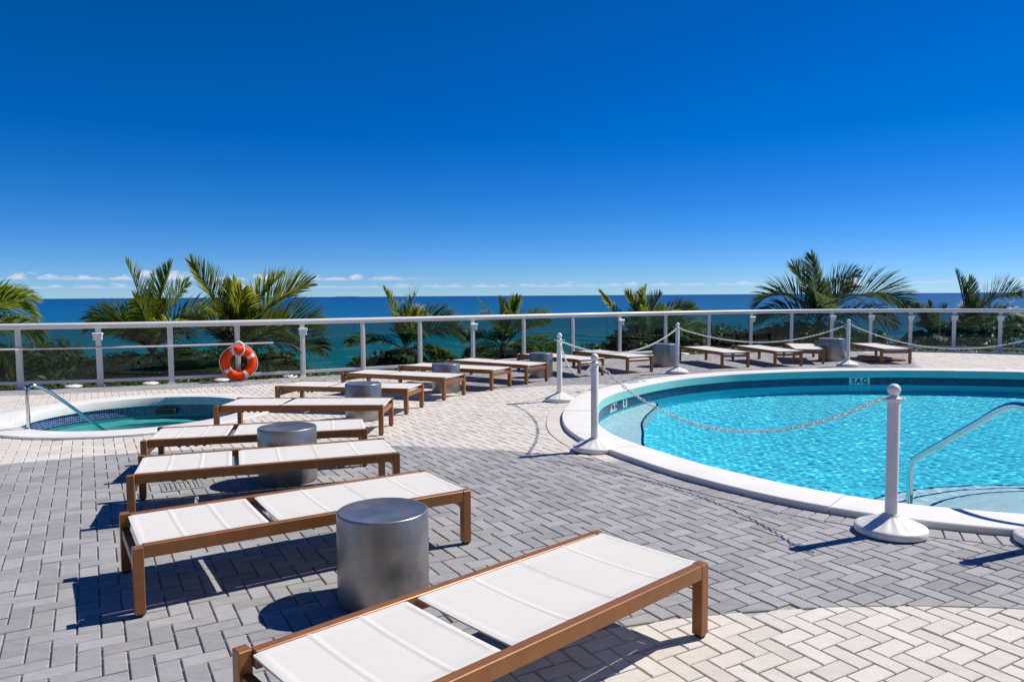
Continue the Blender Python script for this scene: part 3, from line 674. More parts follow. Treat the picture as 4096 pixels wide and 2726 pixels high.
def part_box(boxes, name, mat, parent, bev=0.0035):
    mb = MB()
    for x0, x1, y0, y1, z0, z1 in boxes: mb.box(((x0 + x1) / 2 - LL / 2, (y0 + y1) / 2 - LW / 2, (z0 + z1) / 2), (x1 - x0, y1 - y0, z1 - z0), bev)
    return mb.build(name, mat, parent)
def make_lounger():
    r = empty('sun_lounger'); fr = M['frame']
    for y0 in (0.0, LW - 0.045): part_box([(0.052, LL - 0.055, y0, y0 + 0.045, LH - 0.068, LH)], 'side_rail', fr, r)
    for y0 in (0.0, LW - 0.055): part_box([(LL - 0.0545, LL, y0, y0 + 0.055, 0.012, LH - 0.0005)], 'leg', fr, r)
    for y0 in (-0.038, LW - 0.020): part_box([(0.0, 0.0515, y0, y0 + 0.058, 0.012, LH + 0.001)], 'leg', fr, r)
    for (x, y) in ((0.026, -0.009), (0.026, LW + 0.009), (LL - 0.027, 0.0275), (LL - 0.027, LW - 0.0275)):
        part_box([(x - 0.02, x + 0.02, y - 0.02, y + 0.02, 0.0, 0.0125)], 'foot_cap', M['dark_plastic'], r, 0.002)
    part_box([(LL - 0.050, LL - 0.008, 0.056, LW - 0.056, 0.235, 0.285)], 'cross_rail', fr, r)
    part_box([(0.008, 0.048, 0.021, LW - 0.021, 0.215, 0.265)], 'cross_rail', fr, r)
    part_box([(0.69, 0.75, 0.046, LW - 0.046, 0.285, 0.30)], 'support_bar', M['grey_bar'], r, 0.002)
    part_box([(0.26, 0.56, 0.075, 0.090, 0.272, 0.287)] + [(0.28 + 0.07 * k, 0.31 + 0.07 * k, 0.076, 0.089, 0.258, 0.273) for k in range(4)] + [(0.26, 0.56, LW - 0.09, LW - 0.075, 0.272, 0.287)], 'adjuster_rack', M['dark_plastic'], r, 0.002)
    for x0, x1, tag_ in ((0.058, 0.092, 0), (LL - 0.085, LL - 0.058, 1)):
        part_box([(x0, x1, 0.046, LW - 0.046, 0.302, 0.330)], 'sling_bar', M['grey_bar'], r, 0.006)
    sling(0.040, 0.695, [0.255, 0.475], 0.005, M['fabric'], 'sling', r)
    sling(0.745, LL - 0.010, [1.04, 1.335, 1.635], 0.006, M['fabric'], 'sling', r)
    return r
LOUNGE = [(0.91, 3.35, 43.0, 'white sun lounger closest to the camera, cut off by the bottom edge'),
          (-0.27, 4.66, 32.6, 'white sun lounger right behind the nearest metal side table'),
          (-0.90, 5.80, 20.8, 'white sun lounger in front of the second metal side table'),
          (-1.37, 6.86, 14.5, 'white sun lounger partly covering the near rim of the spa'),
          (-1.49, 8.38, -1.0, 'white sun lounger standing level across the picture at the right rim of the spa'),
          (-1.42, 9.86, -12.4, 'white sun lounger with a side table standing behind its foot half, sixth from the camera'),
          (-1.04, 11.19, -25.4, 'white sun lounger just beyond the third side table'),
          (-0.34, 12.30, -29.0, 'white sun lounger with the fourth side table behind it'),
          (0.26, 13.13, -38.0, 'white sun lounger immediately left of the second tall white stanchion'),
          (1.30, 14.20, -53.0, 'white sun lounger seen between the two white stanchions left of the pool'),
          (2.33, 14.82, -61.0, 'white sun lounger beside the grey table, left of the far stanchion'),
          (4.52, 15.79, -76.0, 'white sun lounger immediately right of the first far stanchion'),
          (5.75, 16.04, -80.0, 'white sun lounger in the middle between the two far stanchions'),
          (6.42, 16.75, -105.0, 'skewed white sun lounger touching the last grey table by the far stanchion'),
          (8.36, 16.60, -94.0, 'rightmost white sun lounger, under which a brown board lies')]
proto = make_lounger()
for i, (x, y, a_, lb) in enumerate(LOUNGE):
    o = proto if i == 0 else copy_tree(proto)
    a_ = R(a_); c, s = math.cos(a_), math.sin(a_); o.location = (x - c * LL / 2 - s * LW / 2, y - s * LL / 2 + c * LW / 2, 0.004); o.rotation_euler = (0, 0, a_)
    tag(o, lb, 'sun lounger', 'sun loungers around the pools')
# board under the rightmost lounger
mb = MB(); mb.box((0, 0, 0.03), (1.0, 0.42, 0.04), 0.006, Matrix.Rotation(R(4), 3, 'Y'))
for k in range(4): mb.box((0, -0.16 + k * 0.105, 0.065), (0.96, 0.08, 0.02), 0.004, Matrix.Rotation(R(4), 3, 'Y'))
o = tag(mb.build('wooden_board', M['frame']), 'brown slatted board lying on the paving under the rightmost lounger', 'board'); o.location = (8.75, 17.35, 0.03); o.rotation_euler = (0, 0, R(8))

# ------------------------------------------------------------------ side tables
TAB = [(-0.69, 3.82, 0.48, 0.475, 'nearest grey metal drum side table'), (-1.97, 6.36, 0.50, 0.47, 'grey metal drum side table second from the camera, between two loungers'),
       (-1.95, 9.55, 0.47, 0.47, 'grey metal drum side table behind the lounger at the right rim of the spa'), (-1.11, 12.26, 0.47, 0.47, 'grey metal drum side table fourth from the camera, in line with a lounger foot'),
       (0.57, 14.42, 0.46, 0.47, 'grey metal drum side table just left of the second tall white stanchion'), (3.42, 16.45, 0.54, 0.50, 'plain grey drum side table behind the first far stanchion'),
       (7.66, 17.55, 0.60, 0.53, 'largest of the far drum side tables, beside the right far stanchion')]
tb = {}
for x, y, d, h, lb in TAB:
    o = empty('side_table', (x, y, 0.003), random.uniform(0, 6.28), lb, 'side table', 'round metal side tables')
    r_ = d / 2; mb = MB(); mb.lathe([(r_ - 0.012, 0.0), (r_ - 0.012, 0.012), (r_ - 0.001, 0.013), (r_, 0.018), (r_, h - 0.012), (r_ - 0.003, h - 0.005)], 72); mb.build('body', M['table'], o, smooth=40)
    mb = MB(); mb.lathe([(r_ - 0.003, h - 0.0055), (r_ - 0.004, h - 0.003), (r_ - 0.009, h), (r_ - 0.012, h), (r_ - 0.016, h - 0.0015), (0.02, h - 0.0015)], 72); mb.build('top', M['table'], o, smooth=40)

# ------------------------------------------------------------------ stanchions and chains
def make_stanchion():
    r = empty('stanchion')
    fl = lambda a, i: 1.0 + (0.012 * math.sin(14 * a) if i in (4, 5, 6) else 0)
    mb = MB(); mb.lathe([(0.205, 0.0), (0.222, 0.006), (0.226, 0.035), (0.220, 0.048), (0.200, 0.056), (0.135, 0.082), (0.075, 0.108), (0.052, 0.122), (0.050, 0.128)], 84, wob=fl)
    b = mb.build('base', M['white_plastic'], r, smooth=50)
    for v in b.data.vertices:
        rr = math.hypot(v.co.x, v.co.y)
        if 0.09 < rr < 0.19: v.co.z += 0.004 * math.sin(14 * math.atan2(v.co.y, v.co.x)) * math.sin((rr - 0.09) / 0.10 * math.pi)
    mb = MB(); mb.lathe([(0.039, 0.127), (0.039, 0.885), (0.038, 0.887)], 32); mb.build('pole', M['white_plastic'], r, smooth=40)
    mb = MB(); mb.lathe([(0.042, 0.8875), (0.048, 0.892), (0.048, 0.905), (0.030, 0.912), (0.026, 0.918)], 32)
    mb.build('collar', M['white_plastic'], r, smooth=40)
    for a_ in (0, 90, 180, 270):
        c, s = math.cos(R(a_)), math.sin(R(a_)); mb = MB()
        mb.tube([(0.045 * c + 0.022 * c * (1 - math.cos(t)) - 0.016 * s * math.sin(t), 0.045 * s + 0.022 * s * (1 - math.cos(t)) + 0.016 * c * math.sin(t), 0.898) for t in np.linspace(0, 2 * math.pi, 11)[:-1]], 0.005, 6, closed=True)
        mb.build('hook', M['white_plastic'], r, smooth=60)
    mb = MB(); mb.lathe([(0.040 * math.sin(t) + 0.0005, 0.958 - 0.042 * math.cos(t)) for t in np.linspace(0.35, math.pi, 14)], 28); mb.build('ball', M['white_plastic'], r, smooth=60)
    return r
STN = {1: (2.527, 4.83, 'nearest white stanchion, standing at the pool coping in front of the handrail'), 2: (0.846, 7.506, 'white stanchion at the left end of the pool whose chain sags across the water'),
       3: (0.716, 11.07, 'white stanchion left of the pool, beyond the one with the chain over the water'), 4: (3.367, 14.917, 'left of the two white stanchions on the far side of the pool'),
       5: (7.421, 16.18, 'right of the two white stanchions on the far side of the pool'), 6: (3.44, 4.57, 'white stanchion of which only the base shows at the right edge'), 7: (11.25, 14.75, 'white stanchion beyond the right edge, holding the end of the far chain')}
sp_ = make_stanchion(); first = True
for k, (x, y, lb) in STN.items():
    o = sp_ if first else copy_tree(sp_); first = False; o.location = (x, y, 0.003); o.rotation_euler = (0, 0, R(20 * k)); tag(o, lb, 'stanchion', 'white stanchions around the large pool')
    if k in (3, 4, 5, 7): o.scale = (1, 1, 1.03)
mb = MB(); mb.tube([(0.0165 * math.cos(t) + (0.012 if math.cos(t) > 0 else -0.012), 0.0125 * math.sin(t), 0) for t in np.linspace(0, 2 * math.pi, 13)[:-1]], 0.0042, 6, closed=True); link_me = mb.mesh('link', 80)
def chain(a, b, zmin, label):
    A, B = np.array(STN[a][:2]), np.array(STN[b][:2]); d = (B - A) / np.linalg.norm(B - A); A = A + d * 0.07; B = B - d * 0.07; L_ = np.linalg.norm(B - A); z0 = 0.90; sag = z0 - zmin
    t = np.linspace(0, 1, 400); P = np.c_[A[0] + (B[0] - A[0]) * t, A[1] + (B[1] - A[1]) * t, z0 - sag * 4 * t * (1 - t)]
    k = 10; _, ln = resample(P, 10, closed=False); k = int(ln / 0.046) + 1; Q, _ = resample(P, k, closed=False)
    o = empty('chain', tuple(Q[k // 2]), 0, label, 'chain', 'white chains between the stanchions')
    for i in range(k - 1):
        m = Vector((Q[i] + Q[i + 1]) / 2); dv = Vector(Q[i + 1] - Q[i]).normalized(); q = dv.to_track_quat('X', 'Z').to_matrix().to_4x4()
        l = mobj('link', link_me, M['white_plastic'], o); l.matrix_basis = Matrix.Translation(m - Vector(o.location)) @ q @ Matrix.Rotation(R(45 if i % 2 else -45) + random.gauss(0, .12), 4, 'X')
chain(2, 1, 0.47, 'white plastic chain sagging over the water to the nearest stanchion'); chain(3, 2, 0.62, 'short looking white chain between the two stanchions left of the pool')
chain(4, 3, 0.59, 'white chain running from left of the pool to its far side'); chain(5, 4, 0.58, 'white chain hanging between the two far stanchions'); chain(5, 7, 0.42, 'white chain leading from the far right stanchion out of the picture')

# ------------------------------------------------------------------ lifebuoy, rope coil, rescue hook, drain
pd = np.array(POSTS[5]); nI = -RAIL_N[60]; ang = math.atan2(nI[1], nI[0])
lb_ = empty('lifebuoy', (*(pd + nI * 0.15), 0.02), ang + math.pi / 2 + R(9), 'orange lifebuoy with white bands hanging on the railing', 'lifebuoy')
def torus(Rr, r, a0, a1, n, m, sx=1.0, sz=1.0, cz=0.0, tilt=0.0, y=0.0):
    full = abs(a1 - a0 - 2 * math.pi) < 1e-6
    pts = [(Rr * math.cos(a) * sx, y, Rr * math.sin(a) * sz + cz) for a in np.linspace(a0, a1, n + (0 if not full else 1))]
    if full: pts = pts[:-1]
    return pts
mb = MB(); mb.tube(torus(0.247, 0.09, 0, 2 * math.pi, 64, 20, cz=0.335), 0.088, 20, closed=True, sq=0.85); mb.build('ring', M['buoy'], lb_, smooth=80)
for a_ in (28, 118, 212, 298):
    mb = MB(); mb.tube(torus(0.247, 0.09, R(a_ - 7), R(a_ + 7), 7, 20, cz=0.335), 0.0905, 24, sq=0.86); mb.build('band', M['rope'], lb_, smooth=50)
P = []
for t in np.linspace(0, 2 * math.pi, 120, endpoint=False):
    k = 0.5 - 0.5 * math.cos(4 * (t - R(28))); rr = 0.337 + 0.018 * k; P.append((rr * math.cos(t), -0.01, 0.335 + rr * math.sin(t)))
mb = MB(); mb.tube(P, 0.0085, 7, closed=True); mb.build('grab_rope', M['rope'], lb_, smooth=80)
rc = empty('rope_coil', (*(pd + nI * 0.24), 0.55), ang + math.pi / 2 - R(6), 'coil of white throwing rope hung over the top of the lifebuoy', 'rope')
for k in range(5):
    mb = MB(); mb.tube([(x, y - 0.008 * k, z) for x, y, z in torus(0.1, 0.02, 0, 2 * math.pi, 36, 8, sx=1.0 + 0.05 * (k % 2), sz=1.28 + 0.04 * ((k * 2) % 3), cz=0.085 - 0.004 * k)], 0.0125, 8, closed=True); mb.build('loop', M['rope'], rc, smooth=80)
mb = MB(); mb.tube([(0.0, -0.02, 0.215), (0.0, 0.10, 0.225), (0.0, 0.19, 0.20)], 0.007, 6); mb.build('hanger', M['grey_bar'], rc, smooth=60)
hk = empty('rescue_hook', (-7.5, 13.1, 0.715), 0, 'long white rescue pole with a curved blue hook mounted along the railing', 'rescue pole')
mb = MB(); mb.tube([(-11.0 + 7.5, 12.15 - 13.1, 0.0), (-8.73 + 7.5, 12.88 - 13.1, 0.0), (-6.38 + 7.5, 13.58 - 13.1, -0.008), (-4.60 + 7.5, 14.12 - 13.1, 0.008)], 0.0175, 10); mb.build('pole', M['white_metal'], hk, smooth=60)
mb = MB(); mb.tube(catmull([(-4.60 + 7.5, 14.12 - 13.1, 0.008), (-4.42 + 7.5, 14.17 - 13.1, 0.0), (-4.25 + 7.5, 14.20 - 13.1, -0.05), (-4.13 + 7.5, 14.22 - 13.1, -0.14), (-4.10 + 7.5, 14.22 - 13.1, -0.22)], 6, closed=False), 0.0125, 8); mb.build('hook', M['hook_blue'], hk, smooth=60)
for x, y in ((-8.73, 12.97), (-6.38, 13.69)):
    mb = MB(); mb.box((x + 7.5 + 0.02, y - 13.1 - 0.07, -0.015), (0.05, 0.09, 0.03), 0.004); mb.build('bracket', M['white_metal'], hk)
dg = empty('drain_grate', (-2.83, 6.18, 0.001), R(30), 'square metal drain grate under the third lounger', 'drain')
mb = MB(); mb.box((0, 0.145, 0.0025), (0.32, 0.03, 0.006), 0.001); mb.box((0, -0.145, 0.0025), (0.32, 0.03, 0.006), 0.001); mb.box((0.145, 0, 0.0025), (0.03, 0.26, 0.006), 0.001); mb.box((-0.145, 0, 0.0025), (0.03, 0.26, 0.006), 0.001); mb.build('frame', M['grate'], dg)
for k in range(7):
    mb = MB(); mb.box((-0.11 + k * 0.0367, 0, 0.0028), (0.016, 0.262, 0.005), 0.001); mb.build('slat', M['grate'], dg)

# ------------------------------------------------------------------ the hotel behind the viewpoint (it shows in the glass and on the metal)
hotel = empty('hotel_building', (0, -20.0, 0), 0, 'beige hotel block with balconies, seen only mirrored in the railing glass', 'building')
M['render_wall'] = pmat('beige_render', (0.33, 0.28, 0.23), 0.9, noise=(0.7, 0.08)); M['dark_window'] = pmat('dark_window_glass', (0.02, 0.025, 0.03), 0.1)
mb = MB(); mb.box((0, -5, 7), (64, 9.8, 14), 0.02); mb.build('wall', M['render_wall'], hotel)
win_me = MB().box((0, 0, 0), (2.6, 0.10, 2.1), 0.02).mesh('window'); slab_me = MB().box((0, 0, 0), (64, 1.7, 0.22), 0.02).mesh('balcony_slab')
for fl in range(4):
    if fl: o = mobj('balcony_slab', slab_me, M['concrete_white'], hotel); o.location = (0, 0.75, fl * 3.2)
    for k in range(16): o = mobj('window', win_me, M['dark_window'], hotel); o.location = (-30 + k * 4, -0.1, fl * 3.2 + 1.35)
# ------------------------------------------------------------------ sea, garden, vegetation
V = []; F = []
ys_ = [42, 60, 90, 140, 250, 500, 1200, 4000, 15000, 60000]
for y in ys_: V += [(-y * 1.6 - 60, y, -8), (y * 1.6 + 60, y, -8)]
for i in range(len(ys_) - 1): F.append([2 * i, 2 * i + 1, 2 * i + 3, 2 * i + 2])
mb = MB(); mb.add(V, F); tag(mb.build('ocean', M['ocean']), kind='structure')
mb = MB(); mb.add([(-60, 10, -5.0), (60, 10, -5.0), (70, 40, -5.6), (-70, 40, -5.6), (-75, 46, -8.4), (75, 46, -8.4)], [[0, 1, 2, 3], [3, 2, 5, 4]]); tag(mb.build('garden_ground', M['soil']), kind='structure')
mb = MB(); isl = [(0, 0)] + [(x, 6 + 16 * math.exp(-((x - 700) / 260) ** 2) + 14 * math.exp(-((x - 250) / 120) ** 2) + random.uniform(-3, 3)) for x in range(80, 1200, 60)] + [(1260, 0)]
kk = len(isl); mb.add([(x, 0, z) for x, z in isl] + [(x, 300, z) for x, z in isl], [list(range(kk)), list(range(kk, 2 * kk))[::-1]] + [[i, kk + i, kk + (i + 1) % kk, (i + 1) % kk][::-1] for i in range(kk)])
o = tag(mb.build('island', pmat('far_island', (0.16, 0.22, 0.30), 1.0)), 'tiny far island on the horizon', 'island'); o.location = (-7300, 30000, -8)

def mesh_np(name, V, F, tint, mats, mi=None):
    me = bpy.data.meshes.new(name); me.from_pydata(V, [], F); at = me.attributes.new('tint', 'FLOAT', 'POINT'); at.data.foreach_set('value', tint)
    for m in mats: me.materials.append(m)
    if mi is not None: me.polygons.foreach_set('material_index', mi)
    return me
def frond(az, e0, L_, droop, leaf, vee=25, hang=0.35, nl=40, mat='palm_warm', curl=1.5, ragged=0.05, tw=None):
    """one palm leaf: a bowed rib and two rows of narrow leaflets, rooted at the origin"""
    k = 26; pts = [Vector((0, 0, 0))]; T = []
    ca_, sa_ = math.cos(az), math.sin(az); ax = Vector((ca_, sa_, 0)); side0 = Vector((-sa_, ca_, 0)); sway = random.uniform(-0.18, 0.18); twist = tw if tw is not None else random.choice((-1, 1)) * random.uniform(0.5, 1.25)
    for i in range(k):
        s = i / (k - 1); e = e0 - droop * s ** curl; t = (ax * math.cos(e) + side0 * (sway * s) + Vector((0, 0, math.sin(e)))).normalized(); T.append(t)
        if i < k - 1: pts.append(pts[-1] + t * (L_ / (k - 1)))
    V, F, TI, MI = [], [], [], []
    n = 5
    for i in range(k):
        r = 0.022 * (1 - 0.88 * i / (k - 1)) + 0.002; u = T[i].cross(Vector((0, 0, 1))); u = u.normalized() if u.length > 1e-3 else side0; w = u.cross(T[i])
        for j in range(n): a = 2 * math.pi * j / n; V.append(pts[i] + u * r * math.cos(a) + w * r * math.sin(a)); TI.append(0.9)
    for i in range(k - 1):
        for j in range(n): F.append([i * n + j, i * n + (j + 1) % n, (i + 1) * n + (j + 1) % n, (i + 1) * n + j]); MI.append(1)
    for i in range(nl):
        s = 0.14 + 0.86 * (i + random.random() * 0.5) / nl; f = s * (k - 1); i0 = min(int(f), k - 2); fr = f - i0; P = pts[i0].lerp(pts[i0 + 1], fr); t = T[i0].lerp(T[i0 + 1], fr).normalized()
        side = t.cross(Vector((0, 0, 1))); side = side.normalized() if side.length > 0.05 else side0; upn = side.cross(t); wt = twist * min(1, 0.25 + 1.1 * s); side, upn = side * math.cos(wt) + upn * math.sin(wt), upn * math.cos(wt) - side * math.sin(wt)
        ll = 1.15 * leaf * (0.42 + 0.58 * math.sin(math.pi * min(1, 0.12 + 0.80 * s) ** 0.9)) * random.uniform(0.86, 1.1)
        if s > 0.8: ll *= 1 - 1.6 * (s - 0.8)
        al = R(62 - 40 * s) + random.gauss(0, 0.09)
        for sg in (-1, 1):
            if random.random() < ragged: continue
            be = R(vee) + random.gauss(0, 0.12); d = t * math.cos(al) + (side * sg * math.cos(be) + upn * math.sin(be)) * math.sin(al); d.normalize()
            hg = hang * random.uniform(0.7, 1.3); d2 = (d + Vector((0, 0, -hg))).normalized(); d3 = (d + Vector((0, 0, -2.1 * hg))).normalized()
            wv = d.cross(upn); wv = wv.normalized() if wv.length > 1e-3 else t; w0 = 0.0155 * random.uniform(0.85, 1.2)
            A = P; B = A + d * ll * 0.42; C_ = B + d2 * ll * 0.34; D_ = C_ + d3 * ll * 0.26; b = len(V); tv = random.random() * 0.75 + 0.12 * s
            V += [A - wv * w0 * .5, A + wv * w0 * .5, B - wv * w0, B + wv * w0, C_ - wv * w0 * .75, C_ + wv * w0 * .75, D_]; TI += [tv] * 7
            F += [[b, b + 1, b + 3, b + 2], [b + 2, b + 3, b + 5, b + 4], [b + 4, b + 5, b + 6]]; MI += [0, 0, 0]
    return mesh_np('frond', [tuple(v) for v in V], F, TI, [M[mat], M['rachis']], MI)
def palm(x, y, z, label, fronds, mat, seed, extra=8, el=2.2, leaf=0.55, lean=(0, 0), ground=-5.2, size=0.88):
    random.seed(seed)
    o = empty('palm_tree', (x - lean[0], y - lean[1], ground), 0, label, 'palm tree', 'palm trees behind the railing')
    hgt = z - ground; P = [(lean[0] * (s ** 1.7), lean[1] * s ** 1.7, hgt * s) for s in np.linspace(0, 1, 22)]
    mb = MB(); mb.tube(P, [0.15 - 0.05 * s + (0.01 if i % 2 else 0) + 0.05 * max(0, 1 - 12 * s) for i, s in enumerate(np.linspace(0, 1, 22))], 10); mb.build('trunk', M['trunk'], o, smooth=60)
    def put(az, e0, L_, dr, lf, vee=25, hang=0.35, nl=44, curl=1.5, ragged=0.05, tw=None):
        nl = int(nl * (1.25 if mat == 'palm_cool' else 1.45))
        f = mobj('frond', frond(R(az), R(e0), L_ * size, R(dr), lf * size, vee, hang, nl, mat, curl, ragged, tw), None, o); f.location = (lean[0], lean[1], hgt - 0.03)
    for f in fronds: put(*f)
    for k in range(extra):
        put(k * 360 / extra + random.uniform(-18, 18), random.uniform(-25, 8), el * random.uniform(0.8, 1.05), random.uniform(45, 80), leaf * random.uniform(0.85, 1.1), 12, 0.6, 40, 1.3, 0.08)
    for k in range(2): put(k * 180 + 60 + random.uniform(-25, 25), random.uniform(52, 74), el * random.uniform(0.75, 1.0), random.uniform(45, 85), leaf * random.uniform(.95, 1.15), 28, .28, 44)
    for k in range(2): put(random.uniform(0, 360), random.uniform(74, 86), el * 0.7, random.uniform(8, 20), leaf * 0.6, 40, 0.05, 34)
def dpos(X, d): return (X - 1178) / 1690 * d
# az: 0 = right, 90 = away, 180 = left, -90 = towards the terrace; then elevation, length, droop, leaflet length
palm(dpos(-88, 15.4), 15.4, 0.85, 'palm at the left edge of which one arching frond shows', [(-6, 56, 2.3, 105, .75, 25, .3, 56), (40, 62, 1.9, 80, .65), (10, 28, 1.8, 70, .7, 10, .5)], 'palm_warm', 21, 6, 1.7)
palm(dpos(348, 17.2), 17.2, 0.30, 'palm left of the lifebuoy with two upright fronds and a silvery drooping one', [(165, 82, 2.3, 12, .5, 45, .05, 54), (10, 83, 2.2, 14, .5, 45, .05, 54), (176, 66, 2.0, 105, .7, 20, .4, 54), (4, 58, 2.3, 85, .75, 25, .3, 54), (-30, 58, 1.8, 105, .7, 10, .45), (60, 72, 2.0, 30, .6), (-80, 74, 1.7, 50, .6, 12, .3), (120, 84, 2.0, 12, .5, 45, .08, 54)], 'palm_warm', 22, 9, 1.9, size=0.97)
palm(dpos(545, 17.0), 17.0, 0.22, 'tallest palm on the left, fanning out right above the lifebuoy', [(172, 72, 2.75, 16, .75, 40, .05, 62, 1.5, .05, -1.2), (4, 66, 2.75, 52, .9, 40, .08, 66), (18, 76, 2.4, 35, .75, 45, .08, 60), (150, 82, 2.1, 16, .65, 45, .08, 56), (110, 84, 2.0, 18, .65, 45, .08, 56), (-60, 78, 2.0, 35, .7, 30, .15, 56), (-100, 74, 1.8, 60, .7, 20, .3), (0, 48, 2.3, 62, .95, 30, .12, 66), (-10, 58, 1.9, 120, .7, 15, .4), (-4, 30, 2.4, 60, .9, 20, .25, 60), (188, 60, 1.8, 60, .65), (-20, 0, 2.4, 50, .85, 10, .4)], 'palm_warm', 23, 9, 2.1, .7)
palm(dpos(930, 20.0), 20.0, 0.20, 'palm left of centre above the loungers, leaning fronds to the right', [(178, 76, 1.95, 10, .40, 40, .1, 50, 1.5, .15), (60, 83, 1.9, 42, .65, 45, .1, 54), (4, 66, 2.0, 95, .7, 30, .3, 56), (0, 48, 2.1, 95, .7, 20, .4, 54), (184, 26, 1.8, 50, .6, 15, .4), (-60, 60, 1.4, 80, .6, 15, .4), (-10, 8, 2.0, 70, .85, 0, .6)], 'palm_warm', 24, 5, 1.8)
palm(dpos(1158, 21.0), 21.0, 0.16, 'small bright green palm at the centre behind the glass', [(120, 82, 1.55, 10, .5, 45, .06, 50), (30, 78, 1.65, 20, .55, 45, .08, 50), (165, 66, 1.8, 8, .14, 40, .05, 30, 1.5, .4), (6, 50, 1.8, 50, .7, 25, .25), (-70, 75, 1.2, 40, .5, 20, .2), (0, 15, 1.9, 55, .75, 10, .4), (180, 35, 1.3, 60, .6)], 'palm_warm', 25, 6, 1.6)
palm(dpos(1478, 23.0), 23.0, 0.12, 'wide palm between centre and the far stanchion with one yellow outlying frond', [(176, 48, 2.4, -8, .30, 40, .05, 50, 1.5, .2), (160, 80, 1.85, 22, .6, 40, .1, 52), (80, 82, 1.95, 26, .7, 40, .1, 54), (10, 70, 1.9, 110, .7, 20, .3, 54), (10, 78, 1.8, 26, .65, 40, .1, 52), (2, 50, 2.2, 40, .8, 25, .15, 56), (0, 32, 2.3, 50, .8, 20, .25, 54), (-5, 5, 2.3, 55, .8, 5, .5)], 'palm_warm', 26, 7, 1.9)
palm(dpos(1885, 25.0), 25.0, 0.55, 'largest palm on the right with long arching dark fronds', [(95, 86, 2.5, 18, .75, 40, .12, 60), (12, 78, 2.6, 78, .85, 35, .15, 66), (165, 78, 2.3, 30, .8, 35, .15, 58), (177, 62, 2.9, 122, .95, 30, .2, 72), (3, 50, 3.6, 100, 1.15, 30, .12, 84), (183, 36, 2.4, 75, .9, 15, .4, 60), (-10, 30, 2.6, 70, .95, 10, .45, 60), (187, 5, 2.6, 55, .9, 5, .5, 60), (20, 66, 2.2, 60, .8, 30, .2, 56)], 'palm_cool', 27, 8, 2.2, .85, size=0.96)
palm(dpos(2140, 24.0), 24.0, 0.30, 'low stubby palm just right of the largest palm', [(100, 84, 1.15, 12, .4, 40, .05), (170, 68, 1.2, 35, .45, 35, .1), (10, 68, 1.2, 35, .45, 35, .1), (60, 76, 1.15, 25, .4), (140, 76, 1.15, 25, .4)], 'palm_cool', 28, 8, 1.3, .5)
palm(dpos(2232, 24.5), 24.5, 0.22, 'dark palm near the right edge with a split crown', [(172, 80, 2.1, 8, .45, 40, .06, 54), (120, 85, 1.8, 8, .45, 45, .05), (80, 85, 1.85, 8, .45, 45, .05), (4, 66, 2.5, 80, .85, 35, .12, 66), (0, 56, 2.3, 118, .7, 15, .35, 56), (-60, 76, 1.5, 40, .5)], 'palm_cool', 29, 8, 1.8, .6, size=1.02)

def shrub(X, d, top, w, label, mat, seed, leaf=0.09, n=6500, name='bushy_tree', ground=-5.2, cat='tree', depth=None):
    rs = np.random.default_rng(seed); random.seed(seed)
    z = 1.6 - (top - 680) / 1690 * d; x = dpos(X, d); o = empty(name, (x, d, ground), 0, label, cat, 'bushy trees growing below the terrace')
    hz = z - ground; ch = min(3.4, hz * 0.7)
    mb = MB(); mb.tube([(0, 0, 0), (0.06, 0.03, hz * 0.3), (-0.05, 0.05, hz * 0.55), (0.02, 0, hz * 0.8)], [0.13, 0.10, 0.075, 0.03], 8)
    for k in range(6):
        a = rs.uniform(0, 6.28); r_ = w * rs.uniform(0.25, 0.42); h0 = hz * rs.uniform(0.35, 0.6); mb.tube([(0, 0, h0), (r_ * .5 * math.cos(a), r_ * .5 * math.sin(a), h0 + ch * .25), (r_ * math.cos(a), r_ * math.sin(a), h0 + ch * .42)], [0.06, 0.04, 0.015], 6)
    mb.build('trunk', M['trunk'], o, smooth=60)
    m = 34; dp = depth or w; cl = []
    for k in range(m):
        a = rs.uniform(0, 6.28); rr = math.sqrt(rs.uniform(0, 1)) * 0.42; hh = rs.uniform(0, 1)
        hh = hh ** 1.6; rc_ = w * rs.uniform(0.11, 0.2); zz_ = hz - rc_ * 0.75 - ch * 0.8 * hh - ch * 0.22 * (rr / 0.42) ** 2 * (1 - hh); cl.append((rr * w * math.cos(a), rr * dp * math.sin(a), zz_, rc_))
    cl = np.array(cl); idx = rs.integers(0, m, n); dirs = rs.normal(size=(n, 3)); dirs /= np.linalg.norm(dirs, axis=1)[:, None]; dirs[:, 2] = np.abs(dirs[:, 2]) * 0.8 + dirs[:, 2] * 0.2
    P = cl[idx, :3] + dirs * (cl[idx, 3] * rs.uniform(0.55, 1.12, n))[:, None] * np.array((1, 1, 0.8))
    nrm = dirs + rs.normal(size=(n, 3)) * 0.55 + np.array((0, 0, 0.35)); nrm /= np.linalg.norm(nrm, axis=1)[:, None]; t = np.cross(nrm, rs.normal(size=(n, 3))); t /= np.linalg.norm(t, axis=1)[:, None]; b = np.cross(nrm, t)
    s = leaf * rs.uniform(0.7, 1.35, n)[:, None]; V = np.stack([P - t * s, P - b * s * 0.55 + nrm * s * .12, P + t * s, P + b * s * 0.55 + nrm * s * .12], 1).reshape(-1, 3)
    F = np.arange(4 * n).reshape(-1, 4); tv = np.clip(0.25 + 0.5 * (idx % 7) / 7 + rs.normal(0, .15, n), 0, 1)
    c = mobj('crown', mesh_np('crown', V.tolist(), F.tolist(), np.repeat(tv, 4), [M[mat]]), None, o)
